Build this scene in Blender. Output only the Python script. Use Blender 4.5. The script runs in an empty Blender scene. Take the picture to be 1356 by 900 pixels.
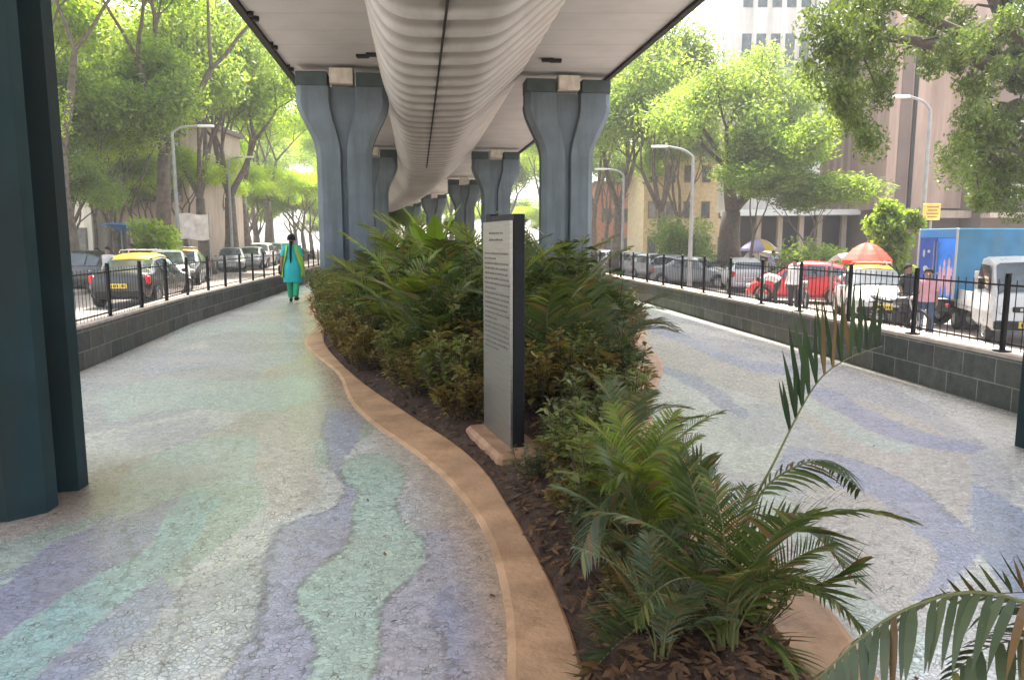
import bpy, math, random
import numpy as np
from mathutils import Vector, Matrix, Quaternion

SC = bpy.context.scene
COL = SC.collection
PI = math.pi
rad = math.radians

# ------------------------------------------------------------------ camera
F_PX, CAM_H = 979.0, 1.45
PITCH = math.atan(130 / F_PX)
cam_d = bpy.data.cameras.new('camera')
cam = bpy.data.objects.new('camera', cam_d)
COL.objects.link(cam)
cam.location = (0, 0, CAM_H)
cam.rotation_euler = (PI / 2 - PITCH, 0, 0)
cam_d.sensor_width = 36.0
cam_d.lens = 36.0 * F_PX / 1356.0
cam_d.clip_start = 0.05
cam_d.clip_end = 2000
SC.camera = cam

# ------------------------------------------------------------------ light
SUN_EL, SUN_AZ = rad(63), rad(2)          # azimuth from +Y, negative = to the left
world = bpy.data.worlds.new('World')
SC.world = world
world.use_nodes = True
wn = world.node_tree
bg = wn.nodes['Background']
sky = wn.nodes.new('ShaderNodeTexSky')
sky.sky_type = 'NISHITA'
sky.sun_disc = False
sky.sun_elevation = SUN_EL
sky.sun_rotation = SUN_AZ
sky.air_density = 1.0
sky.dust_density = 2.5
sky.ozone_density = 0.6
hs = wn.nodes.new('ShaderNodeHueSaturation')      # thin white cloud takes the blue out of the sky
hs.inputs['Saturation'].default_value = .45
wn.links.new(sky.outputs[0], hs.inputs['Color'])
wn.links.new(hs.outputs[0], bg.inputs[0])
bg.inputs[1].default_value = 0.15
sun_d = bpy.data.lights.new('sun', 'SUN')
sun_d.energy = 4.6
sun_d.angle = rad(3)
sun_d.color = (1.0, 0.93, 0.82)
sun = bpy.data.objects.new('sun', sun_d)
COL.objects.link(sun)
sdir = Vector((math.sin(SUN_AZ) * math.cos(SUN_EL), math.cos(SUN_AZ) * math.cos(SUN_EL), math.sin(SUN_EL)))
sun.rotation_euler = sdir.to_track_quat('Z', 'Y').to_euler()
vs = SC.view_settings
vs.view_transform = 'Standard'
vs.look = 'None'
vs.exposure = 2.25
vs.gamma = 1.0
vs.use_curve_mapping = False
SC.cycles.use_denoising = True
SC.cycles.max_bounces = 8
SC.cycles.diffuse_bounces = 4
SC.cycles.glossy_bounces = 3
SC.cycles.transmission_bounces = 4
SC.cycles.transparent_max_bounces = 6
SC.cycles.sample_clamp_indirect = 6

# ------------------------------------------------------------------ measuring helpers
CP, SP = math.cos(PITCH), math.sin(PITCH)


def ray(px, py):
    u = (px - 678) / F_PX
    v = (450 - py) / F_PX
    return u, CP + v * SP, -SP + v * CP


def G(px, py, z=0.0):
    a, b, c = ray(px, py)
    t = (z - CAM_H) / c
    return a * t, b * t


def PY(px, py, Y):
    a, b, c = ray(px, py)
    t = Y / b
    return a * t, Y, CAM_H + c * t


def lerp(a, b, t):
    return a + (b - a) * t


def interp(y, pts):
    """x at y from a list of (x, y) sorted by y"""
    if y <= pts[0][1]:
        (x0, y0), (x1, y1) = pts[0], pts[1]
    elif y >= pts[-1][1]:
        (x0, y0), (x1, y1) = pts[-2], pts[-1]
    else:
        for (x0, y0), (x1, y1) in zip(pts, pts[1:]):
            if y0 <= y <= y1:
                break
    return x0 + (x1 - x0) * (y - y0) / (y1 - y0)


def catmull(P, n=6, closed=False):
    P = [np.array(p, float) for p in P]
    out = []
    N = len(P)
    rng = range(N) if closed else range(N - 1)
    for i in rng:
        if closed:
            a, b, c, d = P[i - 1], P[i], P[(i + 1) % N], P[(i + 2) % N]
        else:
            a, b, c, d = P[max(i - 1, 0)], P[i], P[i + 1], P[min(i + 2, N - 1)]
        for k in range(n):
            t = k / n
            out.append(0.5 * ((2 * b) + (-a + c) * t + (2 * a - 5 * b + 4 * c - d) * t * t + (-a + 3 * b - 3 * c + d) * t ** 3))
    if not closed:
        out.append(P[-1])
    return out


# ------------------------------------------------------------------ materials
class N:
    """thin wrapper for writing node trees"""

    def __init__(self, m):
        self.t = m.node_tree
        self.bsdf = self.t.nodes.get('Principled BSDF')
        self.out = self.t.nodes.get('Material Output')

    def n(self, kind, **kw):
        nd = self.t.nodes.new(kind)
        for k, v in kw.items():
            setattr(nd, k, v)
        return nd

    def set(self, nd, key, v):
        s = nd.inputs[key]
        if hasattr(v, 'is_linked') or hasattr(v, 'links'):
            self.t.links.new(v, s)
        else:
            s.default_value = v

    def coord(self, which='Object', scale=(1, 1, 1)):
        tc = self.n('ShaderNodeTexCoord')
        mp = self.n('ShaderNodeMapping')
        mp.inputs['Scale'].default_value = scale
        self.t.links.new(tc.outputs[which], mp.inputs[0])
        return mp.outputs[0]

    def noise(self, vec, scale, detail=4, rough=.55, dist=0):
        nd = self.n('ShaderNodeTexNoise')
        self.t.links.new(vec, nd.inputs['Vector'])
        nd.inputs['Scale'].default_value = scale
        nd.inputs['Detail'].default_value = detail
        nd.inputs['Roughness'].default_value = rough
        nd.inputs['Distortion'].default_value = dist
        return nd.outputs['Fac']

    def ramp(self, fac, stops, interp='LINEAR'):
        nd = self.n('ShaderNodeValToRGB')
        cr = nd.color_ramp
        cr.interpolation = interp
        while len(cr.elements) < len(stops):
            cr.elements.new(0.5)
        for e, (p, c) in zip(cr.elements, stops):
            e.position = p
            e.color = (c[0], c[1], c[2], 1) if not isinstance(c, (int, float)) else (c, c, c, 1)
        self.t.links.new(fac, nd.inputs[0])
        return nd.outputs[0]

    def mix(self, a, b, fac, mode='MIX'):
        nd = self.n('ShaderNodeMix', data_type='RGBA', blend_type=mode)
        for key, v in ((0, fac), (6, a), (7, b)):
            if isinstance(v, (int, float)):
                nd.inputs[key].default_value = v if key == 0 else (v, v, v, 1)
            elif isinstance(v, tuple):
                nd.inputs[key].default_value = (v[0], v[1], v[2], 1)
            else:
                self.t.links.new(v, nd.inputs[key])
        return nd.outputs[2]

    def math(self, op, a, b=0.0, clamp=False):
        nd = self.n('ShaderNodeMath', operation=op, use_clamp=clamp)
        for i, v in enumerate((a, b)):
            if isinstance(v, (int, float)):
                nd.inputs[i].default_value = v
            else:
                self.t.links.new(v, nd.inputs[i])
        return nd.outputs[0]

    def bump(self, h, strength=.3, dist=.01):
        nd = self.n('ShaderNodeBump')
        nd.inputs['Strength'].default_value = strength
        nd.inputs['Distance'].default_value = dist
        self.t.links.new(h, nd.inputs['Height'])
        self.t.links.new(nd.outputs[0], self.bsdf.inputs['Normal'])


def new_mat(name):
    m = bpy.data.materials.new(name)
    m.use_nodes = True
    return m


def M(name, col, rough=.6, metal=0.0, var=.25, scale=3.0, bump=0.0, bscale=40.0, spec=.5, stain=None):
    """painted / plain surface with uneven tone and optional bump and stains"""
    m = new_mat(name)
    q = N(m)
    v = q.coord()
    lo = tuple(c * (1 - var) for c in col)
    hi = tuple(min(1, c * (1 + var * .6)) for c in col)
    c = q.ramp(q.noise(v, scale, 5), [(.3, lo), (.7, hi)])
    if stain:
        sv = q.coord(scale=(3, 3, .35))
        f = q.ramp(q.noise(sv, 1.6, 6, .65), [(.46, 0.0), (.7, .75)])
        c = q.mix(c, stain, f)
    q.t.links.new(c, q.bsdf.inputs['Base Color'])
    q.bsdf.inputs['Metallic'].default_value = metal
    r = q.noise(v, scale * 2.3, 3)
    rr = q.math('MULTIPLY_ADD', r, .25)
    rr.node.inputs[2].default_value = rough - .12
    q.t.links.new(rr, q.bsdf.inputs['Roughness'])
    q.bsdf.inputs['Specular IOR Level'].default_value = spec
    if bump:
        q.bump(q.noise(v, bscale, 6, .6), bump, .02)
    return m


def leaf_mat(name, a, b, c, trans=.45, rough=.5, clump=.35):
    """leaf with tone varying leaf by leaf and clump by clump; light passes through"""
    m = new_mat(name)
    q = N(m)
    geo = q.n('ShaderNodeNewGeometry')
    if 'palm' in name or 'shrub' in name:
        tone = q.ramp(geo.outputs['Random Per Island'], [(0, (.2, .12, .05)), (.035, (.2, .12, .05)), (.05, a), (.5, b), (.96, c), (.985, (.3, .26, .08))])
    else:
        tone = q.ramp(geo.outputs['Random Per Island'], [(0, a), (.5, b), (1, c)])
    v = q.coord()
    n1 = q.ramp(q.noise(v, clump, 3), [(.35, .62), (.65, 1.35)])
    col = q.mix(tone, n1, 1.0, 'MULTIPLY')
    q.t.links.new(col, q.bsdf.inputs['Base Color'])
    q.bsdf.inputs['Roughness'].default_value = rough
    q.bsdf.inputs['Specular IOR Level'].default_value = .35
    tr = q.n('ShaderNodeBsdfTranslucent')
    warm = q.mix(col, (1.5, 1.4, .5), 1.0, 'MULTIPLY')
    q.t.links.new(warm, tr.inputs[0])
    mx = q.n('ShaderNodeMixShader')
    mx.inputs[0].default_value = trans
    q.t.links.new(q.bsdf.outputs[0], mx.inputs[1])
    q.t.links.new(tr.outputs[0], mx.inputs[2])
    q.t.links.new(mx.outputs[0], q.out.inputs[0])
    return m


def glass_mat(name, col=(.03, .04, .045), rough=.06):
    m = new_mat(name)
    q = N(m)
    v = q.coord()
    c = q.ramp(q.noise(v, 2.5, 3), [(.35, tuple(x * .6 for x in col)), (.7, tuple(x * 1.8 for x in col))])
    q.t.links.new(c, q.bsdf.inputs['Base Color'])
    q.bsdf.inputs['Roughness'].default_value = rough
    q.bsdf.inputs['Specular IOR Level'].default_value = .8
    return m


MT = {}
MT['girder'] = None
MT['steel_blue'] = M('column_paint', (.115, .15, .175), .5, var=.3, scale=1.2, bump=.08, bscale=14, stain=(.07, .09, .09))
MT['steel_shaded'] = M('column_paint_shaded', (.012, .033, .037), .6, var=.3, scale=2.2, bump=.12, bscale=10, stain=(.02, .022, .018), spec=.25)  # pier paint again, darkened to hold the shade on the near pair
MT['cap_dark'] = M('cap_dark_paint', (.05, .075, .075), .6)
MT['bearing'] = M('bearing_white', (.62, .6, .54), .6, stain=(.4, .33, .25))
MT['coping'] = M('coping_plaster', (.52, .43, .36), .8, var=.3, scale=6, bump=.2)
MT['black'] = M('black_paint', (.01, .01, .011), .55, var=.3, scale=8, spec=.25)
MT['rubber'] = M('tyre_rubber', (.02, .02, .02), .8)
MT['chrome'] = M('rim_metal', (.42, .42, .42), .35, .8)
MT['dark'] = M('underbody_dark', (.015, .015, .015), .8)
MT['glass'] = glass_mat('car_glass')
MT['skin'] = M('skin', (.26, .14, .085), .55, var=.12)
MT['hair'] = M('hair_black', (.008, .007, .007), .75, spec=.2)
MT['bark'] = M('bark', (.13, .1, .075), .9, var=.5, scale=5, bump=.8, bscale=9)
MT['bark_dark'] = M('bark_dark', (.075, .055, .04), .9, var=.5, scale=5, bump=.8, bscale=9)
MT['leaf_lime'] = leaf_mat('leaf_lime', (.18, .29, .035), (.26, .38, .05), (.36, .46, .09), .68)
MT['leaf_mid'] = leaf_mat('leaf_mid', (.09, .16, .03), (.16, .25, .05), (.25, .33, .08), .6)
MT['leaf_soft'] = leaf_mat('leaf_soft', (.14, .22, .07), (.19, .28, .085), (.27, .35, .12), .55)
MT['leaf_olive'] = leaf_mat('leaf_olive', (.06, .1, .025), (.09, .14, .035), (.15, .2, .055), .42)
MT['leaf_dark'] = leaf_mat('leaf_dark', (.045, .08, .02), (.07, .12, .03), (.11, .17, .045), .35)
MT['palm'] = leaf_mat('palm_leaf', (.05, .08, .02), (.08, .115, .028), (.14, .175, .045), .25, .4, 1.2)
MT['palm_dark'] = leaf_mat('palm_leaf_deep', (.02, .045, .015), (.03, .06, .018), (.045, .08, .025), .15, .4, 1.2)
MT['palm_fresh'] = leaf_mat('palm_leaf_fresh', (.11, .17, .025), (.16, .22, .035), (.24, .28, .05), .35, .4, 1.2)
MT['palm_grey'] = leaf_mat('palm_leaf_dusty', (.08, .11, .06), (.11, .145, .075), (.15, .18, .1), .25, .42, 1.2)
MT['shrub_red'] = leaf_mat('shrub_leaf_rusty', (.2, .12, .04), (.3, .22, .08), (.24, .25, .08), .3, .4, 1.5)
MT['shrub_green'] = leaf_mat('shrub_leaf_green', (.1, .15, .035), (.16, .21, .05), (.3, .31, .12), .3, .4, 1.5)
MT['shrub_sunlit'] = leaf_mat('shrub_leaf_sunlit', (.2, .26, .02), (.28, .36, .03), (.36, .4, .05), .4, .4, 1.5)  # brighter yellow-green: sun spots on the bed put into the leaf colour
MT['shrub_var'] = leaf_mat('shrub_leaf_pale', (.16, .19, .1), (.26, .28, .17), (.11, .15, .06), .3, .4, 1.5)
MT['stem'] = M('palm_stem', (.16, .17, .06), .5, var=.3)
MT['twig'] = M('twig', (.09, .06, .04), .8)
MT['lamp'] = M('lamp_post_grey', (.3, .3, .29), .5)
MT['white'] = M('white_paint', (.75, .74, .7), .4, var=.08)
MT['soil'] = M('mulch_soil', (.085, .048, .032), .95, var=.6, scale=9, bump=1.0, bscale=30)
MT['plinth'] = M('tan_stone', (.46, .27, .16), .7, var=.25, scale=7, bump=.3, bscale=30, stain=(.25, .12, .06))


def tile_mat(name, use_attr=True, col=None, rough=.22):
    """broken china mosaic: small irregular glazed chips with dirty joints"""
    m = new_mat(name)
    q = N(m)
    v = q.coord()
    nz = q.n('ShaderNodeTexNoise')
    q.t.links.new(v, nz.inputs['Vector'])
    nz.inputs['Scale'].default_value = 6
    wob = q.n('ShaderNodeVectorMath', operation='MULTIPLY_ADD')
    q.t.links.new(nz.outputs['Color'], wob.inputs[0])
    wob.inputs[1].default_value = (.04, .04, 0)
    q.t.links.new(v, wob.inputs[2])
    vec = wob.outputs[0]
    vo = q.n('ShaderNodeTexVoronoi', feature='DISTANCE_TO_EDGE')
    q.t.links.new(vec, vo.inputs['Vector'])
    vo.inputs['Scale'].default_value = 46
    vo.inputs['Randomness'].default_value = .85
    vc = q.n('ShaderNodeTexVoronoi', feature='F1')
    q.t.links.new(vec, vc.inputs['Vector'])
    vc.inputs['Scale'].default_value = 46
    vc.inputs['Randomness'].default_value = .85
    if use_attr:
        at = q.n('ShaderNodeAttribute', attribute_name='tint')
        base = at.outputs['Color']
    else:
        base = q.ramp(q.noise(v, 4, 4), [(.3, tuple(c * .75 for c in col)), (.7, tuple(c * 1.15 for c in col))])
    sep = q.n('ShaderNodeSeparateColor')
    q.t.links.new(vc.outputs['Color'], sep.inputs[0])
    tone = q.ramp(sep.outputs[0], [(0, .8), (.5, 1.0), (1, 1.13)])
    c = q.mix(base, tone, 1.0, 'MULTIPLY')
    # joints: dark only in places, filled with dust elsewhere
    j = q.ramp(vo.outputs['Distance'], [(.0, 1), (.1, 0.0)])
    brk = q.ramp(q.noise(v, 13, 3), [(.4, .18), (.62, 1.0)])
    jf = q.math('MULTIPLY', j, brk)
    c = q.mix(c, (.11, .095, .085), jf)
    # dry dust and dirt films
    d1 = q.ramp(q.noise(v, .8, 6, .65), [(.45, 0.0), (.75, .5)])
    c = q.mix(c, (.46, .38, .3), d1)
    d2 = q.ramp(q.noise(v, 3.3, 6, .7), [(.55, 0.0), (.8, .35)])
    c = q.mix(c, (.2, .15, .12), d2)
    q.t.links.new(c, q.bsdf.inputs['Base Color'])
    r1 = q.ramp(sep.outputs[1], [(0, rough - .08), (1, rough + .1)])
    r2 = q.mix(r1, .75, jf)
    r3 = q.mix(r2, .6, d1)
    q.t.links.new(r3, q.bsdf.inputs['Roughness'])
    q.bsdf.inputs['Specular IOR Level'].default_value = .9
    q.bsdf.inputs['Coat Weight'].default_value = .35
    q.bsdf.inputs['Coat Roughness'].default_value = .22
    hh = q.ramp(vo.outputs['Distance'], [(.0, 0.0), (.11, 1.0)])
    tilt = q.math('MULTIPLY', sep.outputs[2], .5)
    h = q.math('ADD', hh, tilt)
    und = q.math('MULTIPLY', q.noise(v, 2.2, 3), 6.0)
    h2 = q.math('ADD', h, und)
    q.bump(h2, .3, .004)
    return m


MT['mosaic'] = tile_mat('mosaic_floor')
MT['border'] = M('terracotta_border', (.62, .37, .22), .5, var=.3, scale=2.5, bump=.35, bscale=26, stain=(.36, .19, .1))


def block_mat():
    m = new_mat('stone_blocks')
    q = N(m)
    tc = q.n('ShaderNodeTexCoord')
    br = q.n('ShaderNodeTexBrick')
    q.t.links.new(tc.outputs['UV'], br.inputs['Vector'])
    br.inputs['Scale'].default_value = 1
    br.inputs['Brick Width'].default_value = .42
    br.inputs['Row Height'].default_value = .225
    br.inputs['Mortar Size'].default_value = .007
    br.inputs['Mortar Smooth'].default_value = .3
    br.inputs['Color1'].default_value = (.07, .075, .066, 1)
    br.inputs['Color2'].default_value = (.12, .124, .108, 1)
    br.inputs['Mortar'].default_value = (.27, .26, .225, 1)
    v = q.coord()
    n = q.ramp(q.noise(v, 9, 6, .7), [(.3, .7), (.7, 1.3)])
    c = q.mix(br.outputs['Color'], n, 1.0, 'MULTIPLY')
    d = q.ramp(q.noise(v, 1.2, 5), [(.5, 0.0), (.75, .5)])
    c = q.mix(c, (.16, .12, .085), d)
    q.t.links.new(c, q.bsdf.inputs['Base Color'])
    q.bsdf.inputs['Roughness'].default_value = .85
    h = q.math('ADD', q.math('MULTIPLY', br.outputs['Fac'], -1.0), q.math('MULTIPLY', q.noise(v, 25, 6, .7), 1.4))
    q.bump(h, .7, .012)
    return m


def girder_mat():
    m = new_mat('girder_concrete')
    q = N(m)
    v = q.coord()
    c = q.ramp(q.noise(v, .9, 6, .6), [(.3, (.42, .425, .43)), (.7, (.57, .575, .575))])
    s = q.ramp(q.noise(q.coord(scale=(1, .25, 1)), 2.6, 6, .7), [(.5, 0.0), (.8, .5)])
    c = q.mix(c, (.3, .25, .2), s)
    # darker rings in the grooves between the raised ribs
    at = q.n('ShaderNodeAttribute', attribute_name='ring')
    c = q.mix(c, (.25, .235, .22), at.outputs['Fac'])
    q.t.links.new(c, q.bsdf.inputs['Base Color'])
    q.bsdf.inputs['Roughness'].default_value = .6
    q.bump(q.noise(v, 12, 5), .12, .02)
    return m


def deck_mat():
    m = new_mat('deck_concrete')
    q = N(m)
    tc = q.n('ShaderNodeTexCoord')
    sp = q.n('ShaderNodeSeparateXYZ')
    q.t.links.new(tc.outputs['UV'], sp.inputs[0])
    w = q.n('ShaderNodeMath', operation='FRACT')
    q.t.links.new(q.math('MULTIPLY', sp.outputs[1], .8), w.inputs[0])
    line = q.ramp(w.outputs[0], [(0, 1.0), (.03, 0.0), (.97, 0.0), (1, 1.0)])
    v = q.coord()
    c = q.ramp(q.noise(v, .5, 6, .6), [(.3, (.38, .39, .4)), (.7, (.5, .51, .52))])
    c = q.mix(c, (.3, .26, .22), q.math('MULTIPLY', line, .6))
    s = q.ramp(q.noise(q.coord(scale=(.4, 1.5, 1)), 1.8, 6, .7), [(.55, 0.0), (.8, .5)])
    c = q.mix(c, (.33, .26, .2), s)
    q.t.links.new(c, q.bsdf.inputs['Base Color'])
    q.bsdf.inputs['Roughness'].default_value = .75
    q.bump(q.math('ADD', q.math('MULTIPLY', line, -1.0), q.noise(v, 8, 5)), .25, .02)
    return m


def ground_mat(name, a, b, scale=.6, crack=True, rough=.85):
    m = new_mat(name)
    q = N(m)
    v = q.coord()
    c = q.ramp(q.noise(v, scale, 7, .65), [(.3, a), (.7, b)])
    f = q.ramp(q.noise(v, 60, 3), [(.3, .85), (.7, 1.12)])
    c = q.mix(c, f, 1.0, 'MULTIPLY')
    if crack:
        d = q.ramp(q.noise(v, 2.7, 6, .7), [(.55, 0.0), (.75, .5)])
        c = q.mix(c, tuple(x * .55 for x in a), d)
    q.t.links.new(c, q.bsdf.inputs['Base Color'])
    q.bsdf.inputs['Roughness'].default_value = rough
    q.bump(q.noise(v, 45, 5), .3, .01)
    return m


MT['blocks'] = block_mat()
MT['girder'] = girder_mat()
MT['deck'] = deck_mat()
MT['road'] = ground_mat('dusty_asphalt', (.2, .165, .145), (.3, .255, .23))
MT['ground'] = ground_mat('dusty_ground', (.2, .15, .11), (.32, .25, .19), .15)
MT['pave'] = ground_mat('pavement_slabs', (.26, .22, .19), (.38, .33, .29), 1.2)


# ------------------------------------------------------------------ mesh building
class MB:
    def __init__(self):
        self.v, self.f, self.mi = [], [], []
        self.cur = 0

    def add(self, vs, fs):
        o = len(self.v)
        self.v.extend([tuple(p) for p in vs])
        self.f.extend([tuple(i + o for i in f) for f in fs])
        self.mi.extend([self.cur] * len(fs))

    def box(self, c, s, rz=0.0, mat=None):
        hx, hy, hz = s[0] / 2, s[1] / 2, s[2] / 2
        ps = [Vector((x, y, z)) for x in (-hx, hx) for y in (-hy, hy) for z in (-hz, hz)]
        R = mat if mat is not None else Matrix.Rotation(rz, 3, 'Z')
        ps = [R @ p + Vector(c) for p in ps]
        self.add(ps, [(0, 1, 3, 2), (4, 6, 7, 5), (0, 4, 5, 1), (2, 3, 7, 6), (0, 2, 6, 4), (1, 5, 7, 3)])
        return self

    def bbox(self, c, s, b=.01, rz=0.0):
        """box with bevelled vertical and horizontal edges (chamfer)"""
        hx, hy, hz = s[0] / 2, s[1] / 2, s[2] / 2
        b = min(b, hx * .9, hy * .9, hz * .9)
        R = Matrix.Rotation(rz, 3, 'Z')
        rings = []
        for (z, i) in ((-hz, b), (-hz + b, 0), (hz - b, 0), (hz, b)):
            x, y = hx - i, hy - i
            k = b if i == 0 else b * .6
            rings.append([(x - k, -y), (x, -y + k), (x, y - k), (x - k, y), (-x + k, y), (-x, y - k), (-x, -y + k), (-x + k, -y)])
            rings[-1] = [R @ Vector((a, d, z)) + Vector(c) for a, d in rings[-1]]
        self.loft(rings, True, True)
        return self

    def loft(self, rings, capa=False, capb=False, closed=True):
        n = len(rings[0])
        vs = [p for r in rings for p in r]
        fs = []
        for i in range(len(rings) - 1):
            for j in range(n if closed else n - 1):
                k = (j + 1) % n
                fs.append((i * n + j, i * n + k, (i + 1) * n + k, (i + 1) * n + j))
        if capa:
            fs.append(tuple(range(n - 1, -1, -1)))
        if capb:
            fs.append(tuple((len(rings) - 1) * n + j for j in range(n)))
        self.add(vs, fs)
        return self

    def tube(self, pts, rads, n=8, caps=True):
        pts = [Vector(p) for p in pts]
        if isinstance(rads, (int, float)):
            rads = [rads] * len(pts)
        rings = []
        ref = Vector((.3, .9, .2)).normalized()
        for i, p in enumerate(pts):
            d = (pts[min(i + 1, len(pts) - 1)] - pts[max(i - 1, 0)])
            d = d.normalized() if d.length > 1e-9 else Vector((0, 0, 1))
            if abs(d.dot(ref)) > .97:
                ref = Vector((.9, .1, .3)).normalized()
            a = d.cross(ref).normalized()
            b = d.cross(a)
            ref = a.cross(d) * -1 if False else ref
            rings.append([p + (a * math.cos(2 * PI * k / n) + b * math.sin(2 * PI * k / n)) * rads[i] for k in range(n)])
        self.loft(rings, caps, caps)
        return self

    def lathe(self, prof, n=16, c=(0, 0, 0), sx=1, sy=1):
        rings = [[Vector((c[0] + r * sx * math.cos(2 * PI * k / n), c[1] + r * sy * math.sin(2 * PI * k / n), c[2] + z)) for k in range(n)] for r, z in prof]
        self.loft(rings, True, True)
        return self

    def build(self, name, mats, parent=None, smooth=False, uv=None):
        me = bpy.data.meshes.new(name)
        me.from_pydata(self.v, [], self.f)
        if not isinstance(mats, (list, tuple)):
            mats = [mats]
        for m in mats:
            me.materials.append(MT[m] if isinstance(m, str) else m)
        if len(mats) > 1:
            me.polygons.foreach_set('material_index', self.mi)
        if smooth:
            me.polygons.foreach_set('use_smooth', [True] * len(me.polygons))
        if uv:
            l = me.uv_layers.new(name='UVMap')
            vi = np.empty(len(me.loops), dtype=np.int32)
            me.loops.foreach_get('vertex_index', vi)
            l.data.foreach_set('uv', np.array(uv, dtype=np.float32)[vi].ravel())
        me.update()
        o = bpy.data.objects.new(name, me)
        COL.objects.link(o)
        if parent:
            o.parent = parent
        return o


def np_mesh(name, V, nper, mat, parent=None, mats=None):
    """V: (nfaces*nper, 3) array; every face owns its vertices unless faces supplied"""
    V = np.asarray(V, dtype=np.float32)
    nf = len(V) // nper
    me = bpy.data.meshes.new(name)
    me.vertices.add(len(V))
    me.vertices.foreach_set('co', V.ravel())
    me.loops.add(len(V))
    me.loops.foreach_set('vertex_index', np.arange(len(V), dtype=np.int32))
    me.polygons.add(nf)
    me.polygons.foreach_set('loop_start', np.arange(0, len(V), nper, dtype=np.int32))
    me.polygons.foreach_set('loop_total', np.full(nf, nper, dtype=np.int32))
    me.materials.append(MT[mat])
    me.update(calc_edges=True)
    o = bpy.data.objects.new(name, me)
    COL.objects.link(o)
    if parent:
        o.parent = parent
    return o


def empty(name, loc=(0, 0, 0), rz=0.0):
    o = bpy.data.objects.new(name, None)
    o.empty_display_size = .3
    o.location = loc
    o.rotation_euler = (0, 0, rz)
    COL.objects.link(o)
    return o


def tag(o, label=None, cat=None, group=None, kind=None):
    if label:
        o['label'] = label
    if cat:
        o['category'] = cat
    if group:
        o['group'] = group
    if kind:
        o['kind'] = kind
    return o


def copy_tree(o, parent=None):
    c = o.copy()
    COL.objects.link(c)
    c.parent = parent
    for ch in [x for x in o.children]:
        copy_tree(ch, c)
    return c


def place(o, loc, rz=0.0, s=1.0):
    o.location = loc
    o.rotation_euler = (0, 0, rz)
    o.scale = (s, s, s) if isinstance(s, (int, float)) else s
    return o


# ================================================================== THE SETTING
WL = [(-4.60, 3.0), (-4.87, 8.21), (-5.69, 12.94), (-6.63, 21.05), (-9.6, 46), (-14.5, 70), (-24, 100)]
WR = [(4.95, -1.0), (4.31, 6.09), (4.17, 7.7), (4.03, 9.25), (3.83, 11.55), (3.36, 16.22), (2.75, 22), (-.1, 46), (-4.4, 70), (-13, 100)]
WL = [(-4.55, -4.0)] + WL
WR = [(5.3, -4.0)] + WR


def bend(Y):
    return -.0016 * max(0, Y - 32) ** 2


ROAD_L, ROAD_R = -.36, -.75

# --- far ground, to the horizon
mb = MB()
mb.add([(-900, -300, -.9), (900, -300, -.9), (900, 1500, -.9), (-900, 1500, -.9)], [(0, 1, 2, 3)])
tag(mb.build('ground', 'ground'), kind='structure')


def ribbon(name, fa, fb, za, zb, ys, mat, nx=1, thick=None):
    mb = MB()
    uv = []
    for y in ys:
        for i in range(nx + 1):
            t = i / nx
            mb.v.append((lerp(fa(y), fb(y), t), y, lerp(za, zb, t)))
            uv.append((mb.v[-1][0], y))
    n = nx + 1
    for r in range(len(ys) - 1):
        for i in range(nx):
            mb.f.append((r * n + i, r * n + i + 1, (r + 1) * n + i + 1, (r + 1) * n + i))
            mb.mi.append(0)
    if thick:
        o = len(mb.v)
        for (x, y, z) in list(mb.v):
            mb.v.append((x, y, z - thick))
            uv.append((x, y))
        mb.f += [tuple(reversed([i + o for i in f])) for f in mb.f]
        for r in range(len(ys) - 1):
            a, b = r * n, (r + 1) * n
            mb.f.append((a, b, b + o, a + o))
            a, b = r * n + nx, (r + 1) * n + nx
            mb.f.append((b, a, a + o, b + o))
        mb.mi = [0] * len(mb.f)
    return mb.build(name, mat, uv=uv)


YS = [-6 + 2 * i for i in range(70)]
kerbL = lambda y: -14.2 - .12 * (y - 20) + bend(y) if y > 20 else -14.2 - .05 * (y - 20)
kerbR = lambda y: 12.9 - .16 * (y - 20) + bend(y)
tag(ribbon('road', lambda y: kerbL(y), lambda y: interp(y, WL) - .1, ROAD_L, ROAD_L, YS, 'road', 2), kind='structure')
tag(ribbon('road', lambda y: interp(y, WR) + .1, kerbR, ROAD_R, ROAD_R, YS, 'road', 2), kind='structure')
tag(ribbon('pavement', lambda y: kerbL(y) - 5, kerbL, ROAD_L + .14, ROAD_L + .14, YS, 'pave', 1, .5), kind='structure')
tag(ribbon('pavement', kerbR, lambda y: kerbR(y) + 9, ROAD_R + .14, ROAD_R + .14, YS, 'pave', 1, .4), kind='structure')

# --- garden walkway with its mosaic of waves (tints held by a colour attribute, 3-6 cm grid)
PX = lambda pts: [G(*p) for p in pts]
MINT, LAV, PALE, CREAM, CYAN, BLUE = (.55, .7, .6), (.5, .51, .62), (.76, .75, .71), (.6, .52, .45), (.44, .64, .61), (.43, .46, .57)
PINK, DLAV = (.5, .42, .42), (.41, .42, .53)
ml = [(457, 612), (452, 628), (462, 643), (475, 655), (470, 690), (454, 718), (413, 760), (400, 801), (413, 842), (403, 900), (396, 960)]
mr = [(480, 600), (515, 602), (537, 618), (533, 640), (527, 660), (536, 690), (557, 718), (552, 760), (508, 806), (496, 863), (493, 900), (500, 960)]
ll = [(430, 545), (428, 580), (436, 610), (452, 640), (444, 672), (400, 688), (361, 706), (346, 739), (351, 770), (346, 811), (310, 863), (289, 900), (250, 960)]
lr = [(485, 540), (480, 570), (462, 600), (452, 628), (470, 655), (470, 690), (454, 718), (413, 760), (400, 801), (413, 842), (403, 900), (396, 960)]


def poly(l, r):
    a = catmull(PX(l), 5)
    b = catmull(PX(r), 5)
    return [tuple(p) for p in a] + [tuple(p) for p in reversed(b)]


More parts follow.
